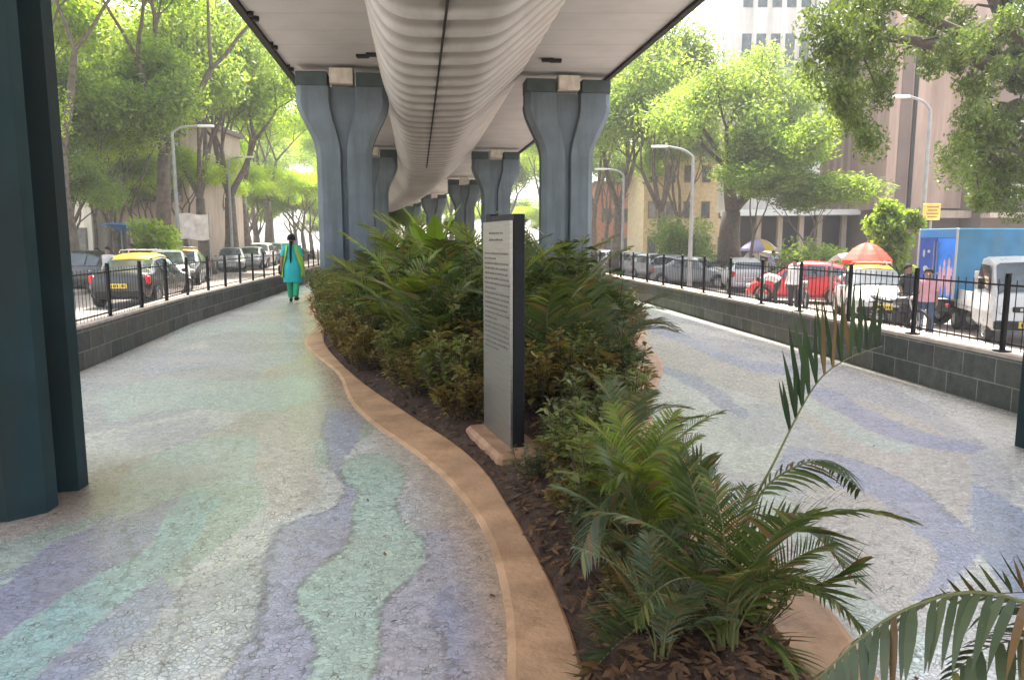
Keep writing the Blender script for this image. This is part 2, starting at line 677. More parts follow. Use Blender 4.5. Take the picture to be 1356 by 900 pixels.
bands = [
    (poly(ll, lr), LAV),
    (poly(ml, mr), MINT),
    (poly([(560, 700), (552, 760), (508, 806), (496, 863), (493, 900), (495, 960)], [(640, 690), (655, 740), (662, 800), (670, 850), (680, 900), (690, 960)]), (.53, .51, .58)),
    (poly([(590, 780), (574, 815), (580, 850), (590, 900), (590, 960)], [(625, 775), (645, 800), (652, 840), (655, 900), (655, 960)]), (.43, .44, .58)),
    # stripes crossing at lower left
    (poly([(-150, 860), (-60, 800), (20, 755), (60, 722), (125, 695), (190, 640), (215, 590)], [(-150, 960), (-50, 880), (0, 842), (60, 805), (125, 765), (205, 710), (250, 640)]), DLAV),
    (poly([(-150, 962), (-50, 882), (0, 844), (60, 807), (125, 767), (205, 712), (252, 642)], [(-100, 1080), (0, 930), (40, 895), (80, 862), (130, 822), (215, 760), (300, 660)]), CYAN),
    (poly([(-100, 1082), (0, 932), (40, 897), (80, 864), (130, 824), (215, 762)], [(-60, 1160), (20, 1000), (80, 930), (130, 880), (185, 840), (240, 790)]), BLUE),
    (poly([(-150, 700), (-60, 760), (0, 768), (40, 752), (58, 738)], [(-150, 840), (-60, 800), (0, 778), (50, 745), (60, 736)]), MINT),
    # middle distance, left walk
    (poly([(150, 640), (230, 590), (320, 575), (400, 590)], [(160, 690), (250, 650), (330, 640), (380, 620)]), (.6, .69, .62)),
    (poly([(130, 520), (220, 500), (320, 505), (400, 495), (430, 470)], [(140, 560), (240, 540), (340, 545), (410, 530), (440, 500)]), (.61, .69, .64)),
    (poly([(180, 480), (260, 462), (340, 468), (400, 455)], [(190, 500), (270, 485), (350, 488), (410, 470)]), (.61, .61, .66)),
    (poly([(345, 560), (340, 600), (345, 650), (360, 690)], [(390, 540), (415, 600), (420, 650), (400, 680)]), (.7, .62, .57)),
    (poly([(160, 575), (210, 560), (270, 552)], [(170, 600), (230, 590), (290, 570)]), (.62, .6, .63)),
    (poly([(220, 440), (300, 425), (370, 428)], [(230, 452), (310, 440), (380, 440)]), (.61, .68, .64)),
    # right walk
    (poly([(850, 428), (900, 440), (950, 462), (1000, 478), (1060, 486)], [(850, 436), (900, 452), (950, 476), (1000, 492), (1060, 498)]), (.4, .41, .55)),
    (poly([(875, 482), (920, 497), (960, 520), (990, 545)], [(875, 492), (915, 512), (950, 536), (985, 556)]), (.41, .42, .54)),
    (poly([(1060, 505), (1110, 520), (1170, 552), (1240, 575), (1300, 590)], [(1060, 518), (1100, 540), (1160, 572), (1220, 592), (1290, 600)]), (.38, .39, .55)),
    (poly([(1060, 520), (1100, 542), (1160, 574), (1215, 592)], [(1050, 532), (1085, 556), (1140, 588), (1200, 602)]), (.6, .67, .6)),
    (poly([(1040, 590), (1090, 598), (1150, 612), (1220, 650), (1275, 690), (1290, 730), (1270, 780)], [(1030, 630), (1080, 640), (1150, 655), (1200, 690), (1235, 730), (1240, 770), (1215, 800)]), (.39, .41, .58)),
    (poly([(1285, 640), (1330, 660), (1380, 690), (1430, 720)], [(1290, 730), (1320, 760), (1350, 800), (1380, 840)]), (.4, .45, .58)),
    (poly([(1010, 640), (1060, 670), (1080, 720), (1130, 770), (1180, 810), (1240, 850)], [(990, 660), (1030, 690), (1060, 745), (1100, 800), (1150, 850), (1200, 900)]), (.58, .68, .58)),
    (poly([(900, 520), (960, 555), (985, 590), (1040, 585)], [(890, 545), (930, 590), (980, 625), (1030, 625)]), (.66, .68, .6)),
]

ys = [-2.0]
while ys[-1] < 100:
    y = ys[-1]
    ys.append(y + (.12 if y < 1.6 else (.02 if y < 4 else .005 * y) if y < 30 else .03 * y))
NXW = 640
Yg = np.array(ys)
xa = np.array([interp(y, WL) + .0 for y in ys])
xb = np.array([interp(y, WR) - .0 for y in ys])
T = np.linspace(0, 1, NXW + 1)
Xg = xa[:, None] + (xb - xa)[:, None] * T[None]
YY = np.repeat(Yg[:, None], NXW + 1, 1)
# background of broad soft waves
w1 = np.sin(.9 * Xg + 1.3 * np.sin(.45 * YY + .7) + .8 * np.sin(1.1 * Xg + .3 * YY))
w2 = np.sin(1.35 * Xg - .5 + 1.6 * np.sin(.37 * YY + 2.0) + .5 * np.sin(.9 * YY))
colr = np.zeros(Xg.shape + (3,)) + np.array(PALE)
colr[w1 > .55] = (.56, .55, .56)
colr[(w1 < -.6)] = (.53, .62, .54)
colr[(w2 > .8)] = (.63, .57, .51)
colr[(w2 < -.85)] = (.58, .6, .6)


def inside(px, py, P):
    r = np.zeros(px.shape, bool)
    n = len(P)
    j = n - 1
    for i in range(n):
        xi, yi = P[i]
        xj, yj = P[j]
        if abs(yi - yj) > 1e-9:
            c = ((yi > py) != (yj > py)) & (px < (xj - xi) * (py - yi) / (yj - yi) + xi)
            r ^= c
        j = i
    return r


hx = np.floor(Xg / .034 + .6 * np.sin(YY * 31))
hy = np.floor(YY / .034 + .6 * np.sin(Xg * 29))
j1 = np.modf(np.abs(np.sin(hx * 12.9898 + hy * 78.233) * 43758.5453))[0] - .5
j2 = np.modf(np.abs(np.sin(hx * 39.346 + hy * 11.135) * 24634.6345))[0] - .5
wx = Xg + .02 * np.sin(7 * YY) + .03 * j1       # edges step from chip to chip
wy = YY + .02 * np.sin(6 * Xg) + .03 * j2
for P, c in bands:
    colr[inside(wx, wy, P)] = c

BLI = catmull([(.3, -2), (.3, 0), (.26, 1.5), (.24, 2.3), (.19, 2.82), (.08, 3.42), (-.03, 3.93), (-.18, 4.54), (-.42, 5.16), (-.88, 6.09), (-1.69, 7.83), (-2.69, 10.51), (-3.45, 13.57), (-4.5, 17.0), (-5.3, 20), (-5.9, 24), (-8.6, 46), (-13.6, 70), (-23, 98)], 4)
BRI = catmull([(1.05, -2), (1.05, 0), (1.0, 1.5), (.98, 2.3), (.96, 2.76), (.85, 3.42), (.82, 4.32), (.88, 5.47), (1.15, 7.03), (1.7, 10.13), (2.05, 12.94), (2.2, 17.0), (2.1, 22), (-1.1, 46), (-5.4, 70), (-14, 98)], 4)
BLI = [(p[0], p[1]) for p in BLI]
BRI = [(p[0], p[1]) for p in BRI]
bw = lambda y: .21 + .07 * max(0, min(1, (5 - y) / 2)) + .08 * math.sin(1.3 * y + .5) + .11 * math.exp(-((y - 6) / 1.7) ** 2)


def near_line(P, wid):
    P = [np.array(p) for p in catmull(PX(P), 5)]
    hit = np.zeros(Xg.shape, bool)
    for a, b in zip(P, P[1:]):
        d = b - a
        L2 = (d ** 2).sum() + 1e-9
        t = np.clip(((wx - a[0]) * d[0] + (wy - a[1]) * d[1]) / L2, 0, 1)
        hit |= (np.hypot(wx - a[0] - t * d[0], wy - a[1] - t * d[1]) < wid)
    return hit


lines = [ml, mr, ll, [(230, 690), (238, 730), (246, 770), (236, 820), (215, 860), (205, 900), (200, 960)], [(165, 700), (172, 735), (165, 770), (140, 800)], [(300, 640), (270, 670), (252, 700)],
         [(575, 815), (580, 850), (592, 900), (592, 960)], [(640, 640), (668, 700), (684, 780), (690, 850), (694, 900), (696, 960)], [(375, 690), (352, 735), (358, 780), (345, 830), (315, 900)],
         [(1040, 590), (1090, 598), (1150, 612), (1220, 650), (1275, 690)], [(1010, 640), (1060, 670), (1080, 720), (1130, 770), (1180, 810)]]
for L_ in lines:
    colr[near_line(L_, .010)] *= .6
colr = colr * (1 + .1 * j1[..., None]) + .03 * j2[..., None] * np.array((1, -.2, -.8))
# dusty brown stain round the foot of the near pier
dd = np.hypot((Xg + 2.95) / 1.0, (YY - 4.1) / .75)
st = (np.clip(1.25 - dd, 0, 1) ** .7 * .75)[..., None]
colr = colr * (1 - st) + np.array((.2, .13, .08)) * st
for i, y in enumerate(ys):
    # sandy margin fading beside the bed
    a = interp(y, BLI)
    e = np.clip((a - Xg[i] - .24) / (.35 if y > 3.6 else .2), 0, 1)
    mrg = ((1 - e) * (Xg[i] < a + .1) * .85)[:, None]
    colr[i] = colr[i] * (1 - mrg) + np.array((.56, .36, .23)) * mrg
vs_ = np.stack([Xg, YY, np.zeros_like(Xg)], -1).reshape(-1, 3)
n = NXW + 1
r_, c_ = np.meshgrid(np.arange(len(ys) - 1), np.arange(NXW), indexing='ij')
a_ = (r_ * n + c_).ravel()
fc = np.stack([a_, a_ + 1, a_ + n + 1, a_ + n], 1)
me = bpy.data.meshes.new('walkway')
me.vertices.add(len(vs_))
me.vertices.foreach_set('co', vs_.astype(np.float32).ravel())
me.loops.add(fc.size)
me.loops.foreach_set('vertex_index', fc.astype(np.int32).ravel())
me.polygons.add(len(fc))
me.polygons.foreach_set('loop_start', np.arange(0, fc.size, 4, dtype=np.int32))
me.polygons.foreach_set('loop_total', np.full(len(fc), 4, dtype=np.int32))
me.update(calc_edges=True)
ca = me.color_attributes.new('tint', 'FLOAT_COLOR', 'POINT')
ca.data.foreach_set('color', np.concatenate([colr.reshape(-1, 3), np.ones((len(vs_), 1))], 1).astype(np.float32).ravel())
me.materials.append(MT['mosaic'])
ww = bpy.data.objects.new('walkway', me)
COL.objects.link(ww)
tag(ww, kind='structure')

# --- terracotta border round the planting bed, and the soil
ysb = [-2 + .12 * i for i in range(200)] + [22 + 1.5 * i for i in range(50)]


def border(side):
    mb = MB()
    rings = []
    for y in ysb:
        xi = interp(y, BLI if side < 0 else BRI)
        w = bw(y) if side < 0 else bw(y + 2) + (.05 if y > 4 else -.02)
        wob = .008 * math.sin(3 * y)
        a, b = xi, xi + side * (w + wob)
        rings.append([Vector((a, y, -.1)), Vector((a, y, .02)), Vector((a + side * .012, y, .026)), Vector((b - side * .03, y, .018)), Vector((b, y, .006)), Vector((b, y, -.1))])
    mb.loft(rings, True, True)
    return tag(mb.build('planting_border', 'border', smooth=False), kind='structure')


border(-1)
border(1)
mb = MB()
rs = random.Random(3)
nxs = 26
for y in ysb:
    a, b = interp(y, BLI) - .004, interp(y, BRI) + .004
    for i in range(nxs + 1):
        t = i / nxs
        mb.v.append((lerp(a, b, t), y, .012 + .07 * math.sin(PI * t) ** .6 + (rs.uniform(-.012, .018) if 0 < i < nxs else 0)))
n = nxs + 1
for r in range(len(ysb) - 1):
    for i in range(nxs):
        mb.f.append((r * n + i, r * n + i + 1, (r + 1) * n + i + 1, (r + 1) * n + i))
mb.mi = [0] * len(mb.f)
tag(mb.build('soil', 'soil', smooth=True), kind='structure')


# ------------------------------------------------------------------ garden walls and fences
def wall(pts, zb, zt, side, label):
    """side +1: thickness grows towards +X"""
    th = .3
    fine = [p for p in pts]
    ys_ = sorted(set([round(y * .5 + fine[0][1], 3) for y in range(int((fine[-1][1] - fine[0][1]) / .5) + 1)]))
    root = empty('garden_wall', (interp(12, pts), 12, 0))
    off = root.location
    mb = MB()
    uv = []
    L = 0
    prev = None
    rings = []
    for y in ys_:
        x = interp(y, pts)
        if prev:
            L += math.hypot(x - prev[0], y - prev[1])
        prev = (x, y)
        ring = [(x, zb), (x, zt), (x + side * th, zt), (x + side * th, zb)]
        rings.append([Vector((a, y, z)) - off for a, z in ring])
        uv += [(L, zb + .02), (L, zt + .02), (L, zt + .02 + th), (L, zt + th + .02 + zt - zb)]
    mb.loft(rings, True, True)
    mb.build('block_face', 'blocks', root, uv=uv)
    mb = MB()
    rings = []
    for y in ys_:
        x = interp(y, pts)
        ring = [(x - side * .015, zt + .002), (x - side * .015, zt + .035), (x + side * (th + .02), zt + .035), (x + side * (th + .02), zt + .002)]
        rings.append([Vector((a, y, z)) - off for a, z in ring])
    mb.loft(rings, True, True)
    mb.build('coping', 'coping', root)
    tag(root, label, 'wall')


WLv = [p for p in WL if p[1] > -5]
wall(WLv, -.6, .47, -1, 'low grey block wall along the left walkway beside the road with taxis')
wall(WR, -1.0, .45, 1, 'low dark block wall along the right walkway beside the road with the trucks')


def fence(pts, y0, y1, side, label, htop=1.16, step=1.27):
    root = empty('metal_fence', (interp(12, pts), 12, 0))
    off = root.location
    inset = .07
    y = y0
    zb = .487
    posts = []
    while y < y1:
        x = interp(y, pts) + side * inset
        dx = interp(y + .1, pts) - interp(y, pts)
        posts.append((x, y))
        y += step / math.hypot(1, dx / .1)
    for k, (x, y) in enumerate(posts):
        mb = MB()
        c = Vector((x, y, 0)) - off
        mb.bbox((c.x, c.y, (zb + htop) / 2), (.04, .04, htop - zb), .005)
        mb.bbox((c.x, c.y, zb + .006), (.11, .11, .012), .003)
        mb.lathe([(.026, 0), (.03, .006), (.028, .016), (.012, .024)], 6, (c.x, c.y, htop))
        mb.build('post', 'black', root)
        if k + 1 < len(posts):
            x2, y2 = posts[k + 1]
            c2 = Vector((x2, y2, 0)) - off
            mb = MB()
            d = (c2 - c)
            for z in (zb + .07, htop - .09):
                mb.tube([c + d * .03 + Vector((0, 0, z)), c2 - d * .03 + Vector((0, 0, z))], .011, 4)
            nb = 12
            for i in range(1, nb):
                p = c + d * (i / nb)
                mb.tube([p + Vector((0, 0, zb + .02)), p + Vector((0, 0, htop - .04))], [.0045, .0045], 4)
            mb.build('bar_panel', 'black', root)
    tag(root, label, 'fence')


fence(WL, -1.96, 62, -1, 'black metal fence on top of the left garden wall')
fence(WR, -1.1, 62, 1, 'black metal fence on top of the right garden wall')

# ================================================================== THE FLYOVER
XC = lambda Y: .6 - .127 * (Y - 4.55) + bend(Y) * .9
ZD = 6.07
fly = empty('flyover_deck', (XC(20), 20, ZD))
off = fly.location
YF = [-30 + 1.0 * i for i in range(70)] + [40 + 2 * i for i in range(45)]
mb = MB()
uv = []
rings = []
for y in YF:
    x = XC(y)
    sec = [(-4.75, .10), (-4.62, .10), (-4.55, .12), (-2.0, .12), (1.8, .12), (4.3, .12), (4.38, .10), (4.5, .10), (4.5, 1.35), (4.25, 1.35), (4.25, .6), (-4.5, .6), (-4.5, 1.35), (-4.75, 1.35)]
    rings.append([Vector((x + a, y, ZD + z)) - off for a, z in sec])
    uv += [(a, y) for a, z in sec]
mb.loft(rings, True, True)
mb.build('deck_slab', 'deck', fly, uv=uv)
# drain lip on both edges
for a, b, nm in ((-4.75, -4.62, 'edge_lip'), (4.4, 4.5, 'edge_lip')):
    mb = MB()
    mb.loft([[Vector((XC(y) + q, y, ZD + z)) - off for q, z in ((a - .03, .02), (b, .02), (b, .098), (a - .03, .098))] for y in YF], True, True)
    mb.build(nm, 'dark', fly)
# ribbed belly of the box girder
prof = catmull([(-2.1, .14), (-2.0, -.3), (-1.84, -.74), (-1.64, -1.08), (-1.36, -1.25), (-1.0, -1.29), (-.5, -1.29), (-.05, -1.28), (.25, -1.2), (.55, -1.0), (1.0, -.62), (1.45, -.22), (1.85, .14)], 3)
prof = [np.array(p) for p in prof]
nrm = []
for i in range(len(prof)):
    t = prof[min(i + 1, len(prof) - 1)] - prof[max(i - 1, 0)]
    t = t / np.linalg.norm(t)
    nrm.append(np.array((t[1], -t[0])) * 1.0)
YB = list(np.arange(-30, 4, .5)) + list(np.arange(4, 48, .079)) + list(np.arange(48, 125, .4))
mb = MB()
ring_v = []
for y in YB:
    ph = (y / .95) % 1.0
    k = .5 + .5 * math.cos(2 * PI * ph)
    k = 1 / (1 + math.exp(-7 * (k - .5) * 2))
    amp = .05 if y < 60 else 0
    for i, (p, nn) in enumerate(zip(prof, nrm)):
        q_ = p - nn * 0 + nn * amp * k * (1 if 0 < i < len(prof) - 1 else 0)
        mb.v.append(tuple(Vector((XC(y) + q_[0], y, ZD + q_[1])) - off))
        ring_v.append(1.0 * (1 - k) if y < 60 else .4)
n = len(prof)
for r in range(len(YB) - 1):
    for i in range(n - 1):
        mb.f.append((r * n + i, (r + 1) * n + i, (r + 1) * n + i + 1, r * n + i + 1))
mb.mi = [0] * len(mb.f)
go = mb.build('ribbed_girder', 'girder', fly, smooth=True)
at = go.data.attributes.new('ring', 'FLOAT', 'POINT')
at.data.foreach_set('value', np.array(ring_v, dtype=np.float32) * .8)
# open joint along the keel
mb = MB()
mb.loft([[Vector((XC(y) + a, y, ZD + z)) - off for a, z in ((-.725, -1.35), (-.685, -1.35), (-.685, -1.25), (-.725, -1.25))] for y in np.arange(9, 34, .8)], True, True)
mb.build('keel_joint', 'dark', fly)
# scuppers and drain stubs under the deck
for (px, py) in ((330, 17), (357, 57), (380, 87), (395, 105)):
    x, y = G(px, py, ZD + .1)
    for dy in (0, .35):
        mb = MB()
        mb.lathe([(.07, 0), (.09, .02), (.09, .09)], 10, (x - off.x, y + dy - off.y, .03))
        mb.build('drain_stub', 'dark', fly)
for (px, py) in ((480, 74), (493, 72), (725, 79), (736, 80)):
    x, y = G(px, py, ZD + .1)
    mb = MB()
    mb.box((x - off.x, y - off.y, .085), (.3, .22, .06))
    mb.build('scupper', 'dark', fly)
tag(fly, 'pale concrete flyover deck with a ribbed rounded girder overhead', 'flyover')


def pier(x, y, rz, label, body='steel_blue', ztop=5.62, w0=.74, wt=1.24, group='blue grey piers carrying the flyover'):
    root = empty('pier', (x, y, 0), rz)
    zs = [-.1, 0, 1, 2, 3, 3.75, 3.95, 4.15, 4.33, 4.5, 4.66, 4.8, 4.94, 5.06, 5.18, 5.28, 5.34, ztop]
    rings = []
    for z in zs:
        if z < 3.75:
            e = 0
        else:
            t = min(1, (z - 3.75) / (5.28 - 3.75))
            e = (t * t * (3 - 2 * t)) ** 1.15
        w = w0 + (wt - w0) * e
        if z > 5.3:
            w = wt - .02
        g0 = .05 + .27 * e ** 1.0           # half width of the front recess at face
        g1 = g0 + .04
        d = .36
        gd = .16
        q = [(g1, -d), (w - .14, -d), (w, -d + .12)]
        q += [(w, -.12), (w - .14, -.09), (w - .14, .09), (w, .12)]
        q += [(w, d - .12), (w - .14, d), (g1, d), (g0, d - gd)]
        right = [(g0, -d + gd)] + q
        left = [(-a, b) for a, b in reversed(right)]
        rings.append([Vector((a, b, z)) for a, b in right + left])
    mb = MB()
    mb.loft(rings, True, True)
    mb.build('shaft', body, root)
    for s in (-1, 1):
        mb = MB()
        mb.bbox((s * (wt - .46 + .02), 0, ztop + .19), (.84, .72, .37), .02)
        mb.build('cap_block', 'cap_dark', root)
    mb = MB()
    mb.bbox((0, -.1, ztop + .27), (.62, .66, .4), .015)
    mb.build('bearing', 'bearing', root)
    return tag(root, label, 'pier', group)


SK = math.atan(.127)
pier(-3.27, 4.0, SK * .8, 'shade-darkened teal pier filling the left edge of the picture, nearest on the left', 'steel_shaded')
pier(4.37, 5.0, SK * .8, 'shade-darkened teal pier just peeping in at the right edge of the picture', 'steel_shaded')
pl = [(-4.66, 21.1, 'blue grey pier behind the woman in green, tall left pier of the first far pair'), (-7.0, 38.0, 'second blue grey pier on the left, half hidden behind the taller one')]
pr = [(1.56, 22.0, 'tall blue grey pier right of the metal sign'), (-.85, 39.0, 'shorter blue grey pier just above the metal sign'), (-3.55, 56, 'small far pier between the girder and the metal sign')]
for x, y, l in pl + pr:
    pier(x, y, SK, l)
pier(-10.4, 55, SK * 1.5, 'far pier hidden behind the left piers')
for y in (73, 90, 107):
    for s in (-1, 1):
        pier(XC(y) + s * 3.15 - .3, y + s * .5, SK * 2.2, 'far blue grey pier seen small under the end of the girder', group='farthest piers')

# ================================================================== THE METAL SIGN
sa, sb = Vector((*G(643, 582), 0)), Vector((*G(681, 617), 0))
ang = math.atan2((sb - sa).y, (sb - sa).x)
Ls = (sb - sa).length * .92
sg = empty('metal_sign', (sa.x, sa.y, 0), ang)      # local x runs towards the camera, +y side is away from the plate
mb = MB()
mb.bbox((Ls / 2, .05, .84), (Ls + .012, .075, 1.57), .004)
mb.build('black_core', 'black', sg)


def steel():
    m = new_mat('brushed_steel')
    q = N(m)
    v = q.coord(scale=(1, 1, 60))
    c = q.ramp(q.noise(v, 4, 3), [(.3, (.25, .235, .21)), (.7, (.37, .35, .315))])
    q.t.links.new(c, q.bsdf.inputs['Base Color'])
    q.bsdf.inputs['Metallic'].default_value = .85
    q.bsdf.inputs['Roughness'].default_value = .36
    q.bump(q.noise(v, 6, 3), .08, .004)
    return m


MT['steel'] = steel()
mb = MB()
mb.bbox((Ls / 2, -.001, .81), (Ls, .022, 1.55), .003)
mb.build('steel_plate', 'steel', sg)
MT['ink'] = M('engraved_lettering', (.17, .155, .135), .6, .4)
mb = MB()
rr = random.Random(5)
for row in range(24):
    z = 1.5 - row * .034
    if row in (2, 3):
        continue
    x = .05
    xe = Ls - .05 if row % 6 != 5 else Ls * .5
    if row < 2:
        x, xe, z = Ls * .25, Ls * .75, 1.5 - row * .045
    while x < xe:
        w = rr.uniform(.018, .055)
        k = x
        while k < x + w:     # letters of a word, too small to read
            hh = rr.choice((.010, .012, .015))
            mb.box((k + .003, -.0125, z + hh / 2), (.0052, .002, hh))
            k += .0085
        x += w + .014
mb.build('engraved_text', 'ink', sg)
mb = MB()
mb.bbox((.06, .04, 1.61), (.12, .06, .06), .004)
mb.build('top_bracket', 'black', sg)
tag(sg, 'tall narrow steel plate sign with black edges standing at the tip of the planting', 'sign')
pn = empty('sign_plinth', (sa.x, sa.y, 0), ang)
mb = MB()
mb.bbox((Ls / 2 + .05, .04, .065), (Ls + .22, .36, .09), .025)
mb.build('stone_slab', 'plinth', pn)
tag(pn, 'flat tan stone slab under the steel plate sign', 'plinth')


# ================================================================== TREES
def grow(seed, H, r0, fork, spread, levels=5, lean=0.0, kids=(2, 3), up=.25, ratio=.76):
    rnd = random.Random(seed)
    segs, tips = [], []

    def rec(p, d, L, r, lv):
        n = 4
        pts, rads = [p.copy()], [r]
        cur, dd = p.copy(), d.copy()
        for i in range(n):
            dd = (dd + Vector((rnd.uniform(-1, 1), rnd.uniform(-1, 1), rnd.uniform(-.6, .8))) * .13 + Vector((0, 0, up * .08))).normalized()
            cur = cur + dd * (L / n)
            pts.append(cur.copy())
            rads.append(lerp(r, r * .66, (i + 1) / n))
        if lv == 0:
            rads[0] = r * 1.55
            rads[1] = r * 1.05
        segs.append((pts, rads, lv))
        if lv >= levels - 2:
            tips.append((cur.copy(), lv))
            if lv == levels - 1:
                tips.append((pts[2].copy(), lv))
                return
        k = rnd.randint(*kids) + (1 if lv == 0 else 0)
        ph = rnd.uniform(0, 2 * PI)
        for j in range(k):
            a = ph + 2 * PI * j / k + rnd.uniform(-.4, .4)
            tilt = spread * rnd.uniform(.6, 1.2)
            side = Vector((math.cos(a), math.sin(a), 0))
            side = (side - dd * side.dot(dd)).normalized()
            nd = (dd * math.cos(tilt) + side * math.sin(tilt)).normalized()
            nd = (nd + Vector((0, 0, up * .4))).normalized()
            rec(cur, nd, L * ratio * rnd.uniform(.8, 1.15), rads[-1] * (.78 if k < 3 else .68), lv + 1)

    rec(Vector((0, 0, -.2)), Vector((math.sin(lean), 0, math.cos(lean))), fork, r0, 0)
    mz = max(t[0].z for t in tips)
    return segs, tips, mz


def leaves(rng, centers, radii, per, size, droop=.2, squash=.75):
    """small pointed leaf quads scattered through ellipsoids; returns vertices"""
    C = np.repeat(np.array(centers), per, 0)
    R = np.repeat(np.array(radii), per)
    n = len(C)
    d = rng.normal(size=(n, 3))
    d /= np.linalg.norm(d, axis=1)[:, None]
    rr = rng.random(n) ** .45
    P = C + d * (rr * R)[:, None] * np.array([1, 1, squash])
    a = rng.normal(size=(n, 3))
    a[:, 2] -= droop
    a /= np.linalg.norm(a, axis=1)[:, None]
    b = rng.normal(size=(n, 3))
    b[:, 2] += .4
    b -= a * (a * b).sum(1)[:, None]
    b /= np.linalg.norm(b, axis=1)[:, None]
    s = size * rng.uniform(.6, 1.3, n)[:, None]
    V = np.stack([P - a * s, P + b * s * .38, P + a * s, P - b * s * .38], 1)
    return V.reshape(-1, 3)


def make_tree(name, seed, H, r0, fork, spread, leaf, per=130, lsize=.13, clump=.95, levels=5, bark='bark', lean=0, kids=(2, 3), ratio=.76, up=.25):
    segs, tips, mz = grow(seed, H, r0, fork, spread, levels, lean, kids, up, ratio)
    k = H / mz
    root = empty(name)
    mb = MB()
    for pts, rads, lv in segs:
        if lv > 4:
            continue
        mb.tube([p * k for p in pts], [max(.012, r * (k if k < 1 else 1)) for r in rads], 10 if lv < 2 else 6, lv == 0)
    mb.build('trunk', bark, root, smooth=True)
    rng = np.random.default_rng(seed)
    cs = [tuple(t[0] * k) for t in tips]
    rs_ = [clump * rng.uniform(.6, 1.25) for _ in cs]
    V = leaves(rng, cs, rs_, per, lsize)
    np_mesh('crown', V, 4, leaf, root)
    return root, len(cs)


protoA, nA = make_tree('shade_tree', 11, 15.5, .36, 4.2, .55, 'leaf_lime', per=300, lsize=.13, clump=1.75)
protoB, nB = make_tree('shade_tree', 23, 14.0, .42, 3.6, .6, 'leaf_mid', per=300, lsize=.13, clump=1.75)
protoC, nC = make_tree('shade_tree', 37, 13.0, .3, 3.2, .5, 'leaf_soft', per=280, lsize=.125, clump=1.6)
protoD, nD = make_tree('slender_tree', 41, 9.0, .13, 3.4, .42, 'leaf_mid', per=260, lsize=.12, clump=1.15, kids=(2, 3))
print('TIPS', nA, nB, nC, nD)
protoE, nE = make_tree('broad_tree', 58, 13.5, .85, 3.0, .62, 'leaf_soft', per=300, lsize=.12, clump=1.5, lean=-.22, bark='bark_dark')
protos = {'E': protoE, 'A': protoA, 'B': protoB, 'C': protoC, 'D': protoD}
used = set()


def tree(kind, x, y, z, rz, s, label, group=None):
    if kind not in used:
        used.add(kind)
        o = protos[kind]
    else:
        o = copy_tree(protos[kind])
    place(o, (x, y, z), rz, s)
    tag(o, label, 'tree', group)
    return o


gL, gR = 'street trees along the left road', 'street trees along the right road'
zl = ROAD_L + .12
U = lambda px: (px - 678) / F_PX
tl = [
    ('A', -15.8, 19, .4, 1.0, 'leafy street tree closest on the left, trunk hidden by the teal pier'),
    ('A', U(98) * 27, 27, 1.3, .95, 'lime green tree whose trunk stands beside the dark parked hatchback'),
    ('A', U(222) * 34, 34, 2.9, 1.12, 'thick trunked lime green tree right behind the pale street lamp'),
    ('D', U(150) * 33, 33, .2, 1.0, 'slender tree between the beige house and the dark hatchback'),
    ('D', U(128) * 30, 30, 2.2, .95, 'slender tree left of the blue tarpaulin stall'),
    ('D', U(186) * 36, 36, 4.0, 1.1, 'thin dark trunk just right of the blue tarpaulin stall'),
    ('C', U(277) * 42, 42, 5.0, 1.15, 'grey green tree standing beside the white banner'),
    ('B', U(312) * 48, 48, 3.6, 1.12, 'thick forked tree above the grey parked car'),
    ('A', U(330) * 56, 56, .9, 1.05, 'lime tree with a leaning trunk right of the thick forked tree'),
    ('A', U(358) * 66, 66, 4.4, 1.05, 'bright lime tree just left of the woman in green'),
]
for k, x, y, rz, s, l in tl:
    tree(k, x, y, zl, rz, s, l, gL)
far = 'distant lime green tree massed with others at the end of the left road'
for i, (x, y) in enumerate([(-26, 76), (-20, 88), (-31, 96), (-14, 100), (-24, 110), (-36, 112), (-42, 90), (-34, 78), (-9, 112), (-17, 122), (-30, 66), (-27, 50), (-25, 38), (-23, 27), (-33, 40), (-36, 58), (-30, 128)]):
    behind = x < -21 and y < 70
    tree('AACB'[i % 4], x, y, zl, i * 1.7, 1.0 + .08 * (i % 3),
         'lime green tree in the second row behind the left street trees' if behind else far,
         'second row of trees on the left' if behind else 'trees at the end of the left road')
for i, (x, y, q) in enumerate([(-17.5, 29, .5), (-19.5, 33, .55), (-20, 38, .6), (-18.5, 42.5, .5), (-21.5, 45, .62), (-20.2, 51, .55), (-22.5, 56, .65), (-22, 62, .6), (-24, 70, .7), (-16.2, 22.5, .5)]):
    tree('CA'[i % 2], x, y, zl, i * 2.3, (q, q, q * .85), 'low leafy young tree under the big left street trees', 'young trees under the left street trees')
zr = ROAD_R + .12
tr = [
    ('E', U(968) * 38, 38, .0, (.78, .78, .8), 'soft green tree with a broad flared trunk behind the parked grey cars'),
    ('C', U(880) * 45, 45, 2.6, 1.1, 'soft green tree left of the broad flared trunk'),
    ('B', U(812) * 52, 52, 4.4, 1.1, 'green tree behind the leftmost right hand street lamp'),
    ('A', U(785) * 62, 62, 1.4, 1.0, 'pale lime tree beside the tall right pier'),
    ('D', U(992) * 35, 35, 5.6, (.9, .9, .85), 'slender upright tree behind the white hatchback'),
    ('D', U(1062) * 33, 33, 1.0, (1.0, 1.0, .6), 'small forked tree in front of the dark ribbed facade'),
]
for k, x, y, rz, s, l in tr:
    tree(k, x, y, zr, rz, s, l, gR)
for i, (x, y) in enumerate([(9, 74), (3.5, 84), (-1, 98), (8, 94), (14, 62), (16, 78), (-4, 116), (6, 112), (17, 96)]):
    tree('CABA'[i % 4], x, y, zr, i * 2.1, 1.0 + .07 * (i % 3), 'distant green tree massed with others at the end of the right road', 'trees at the end of the right road')


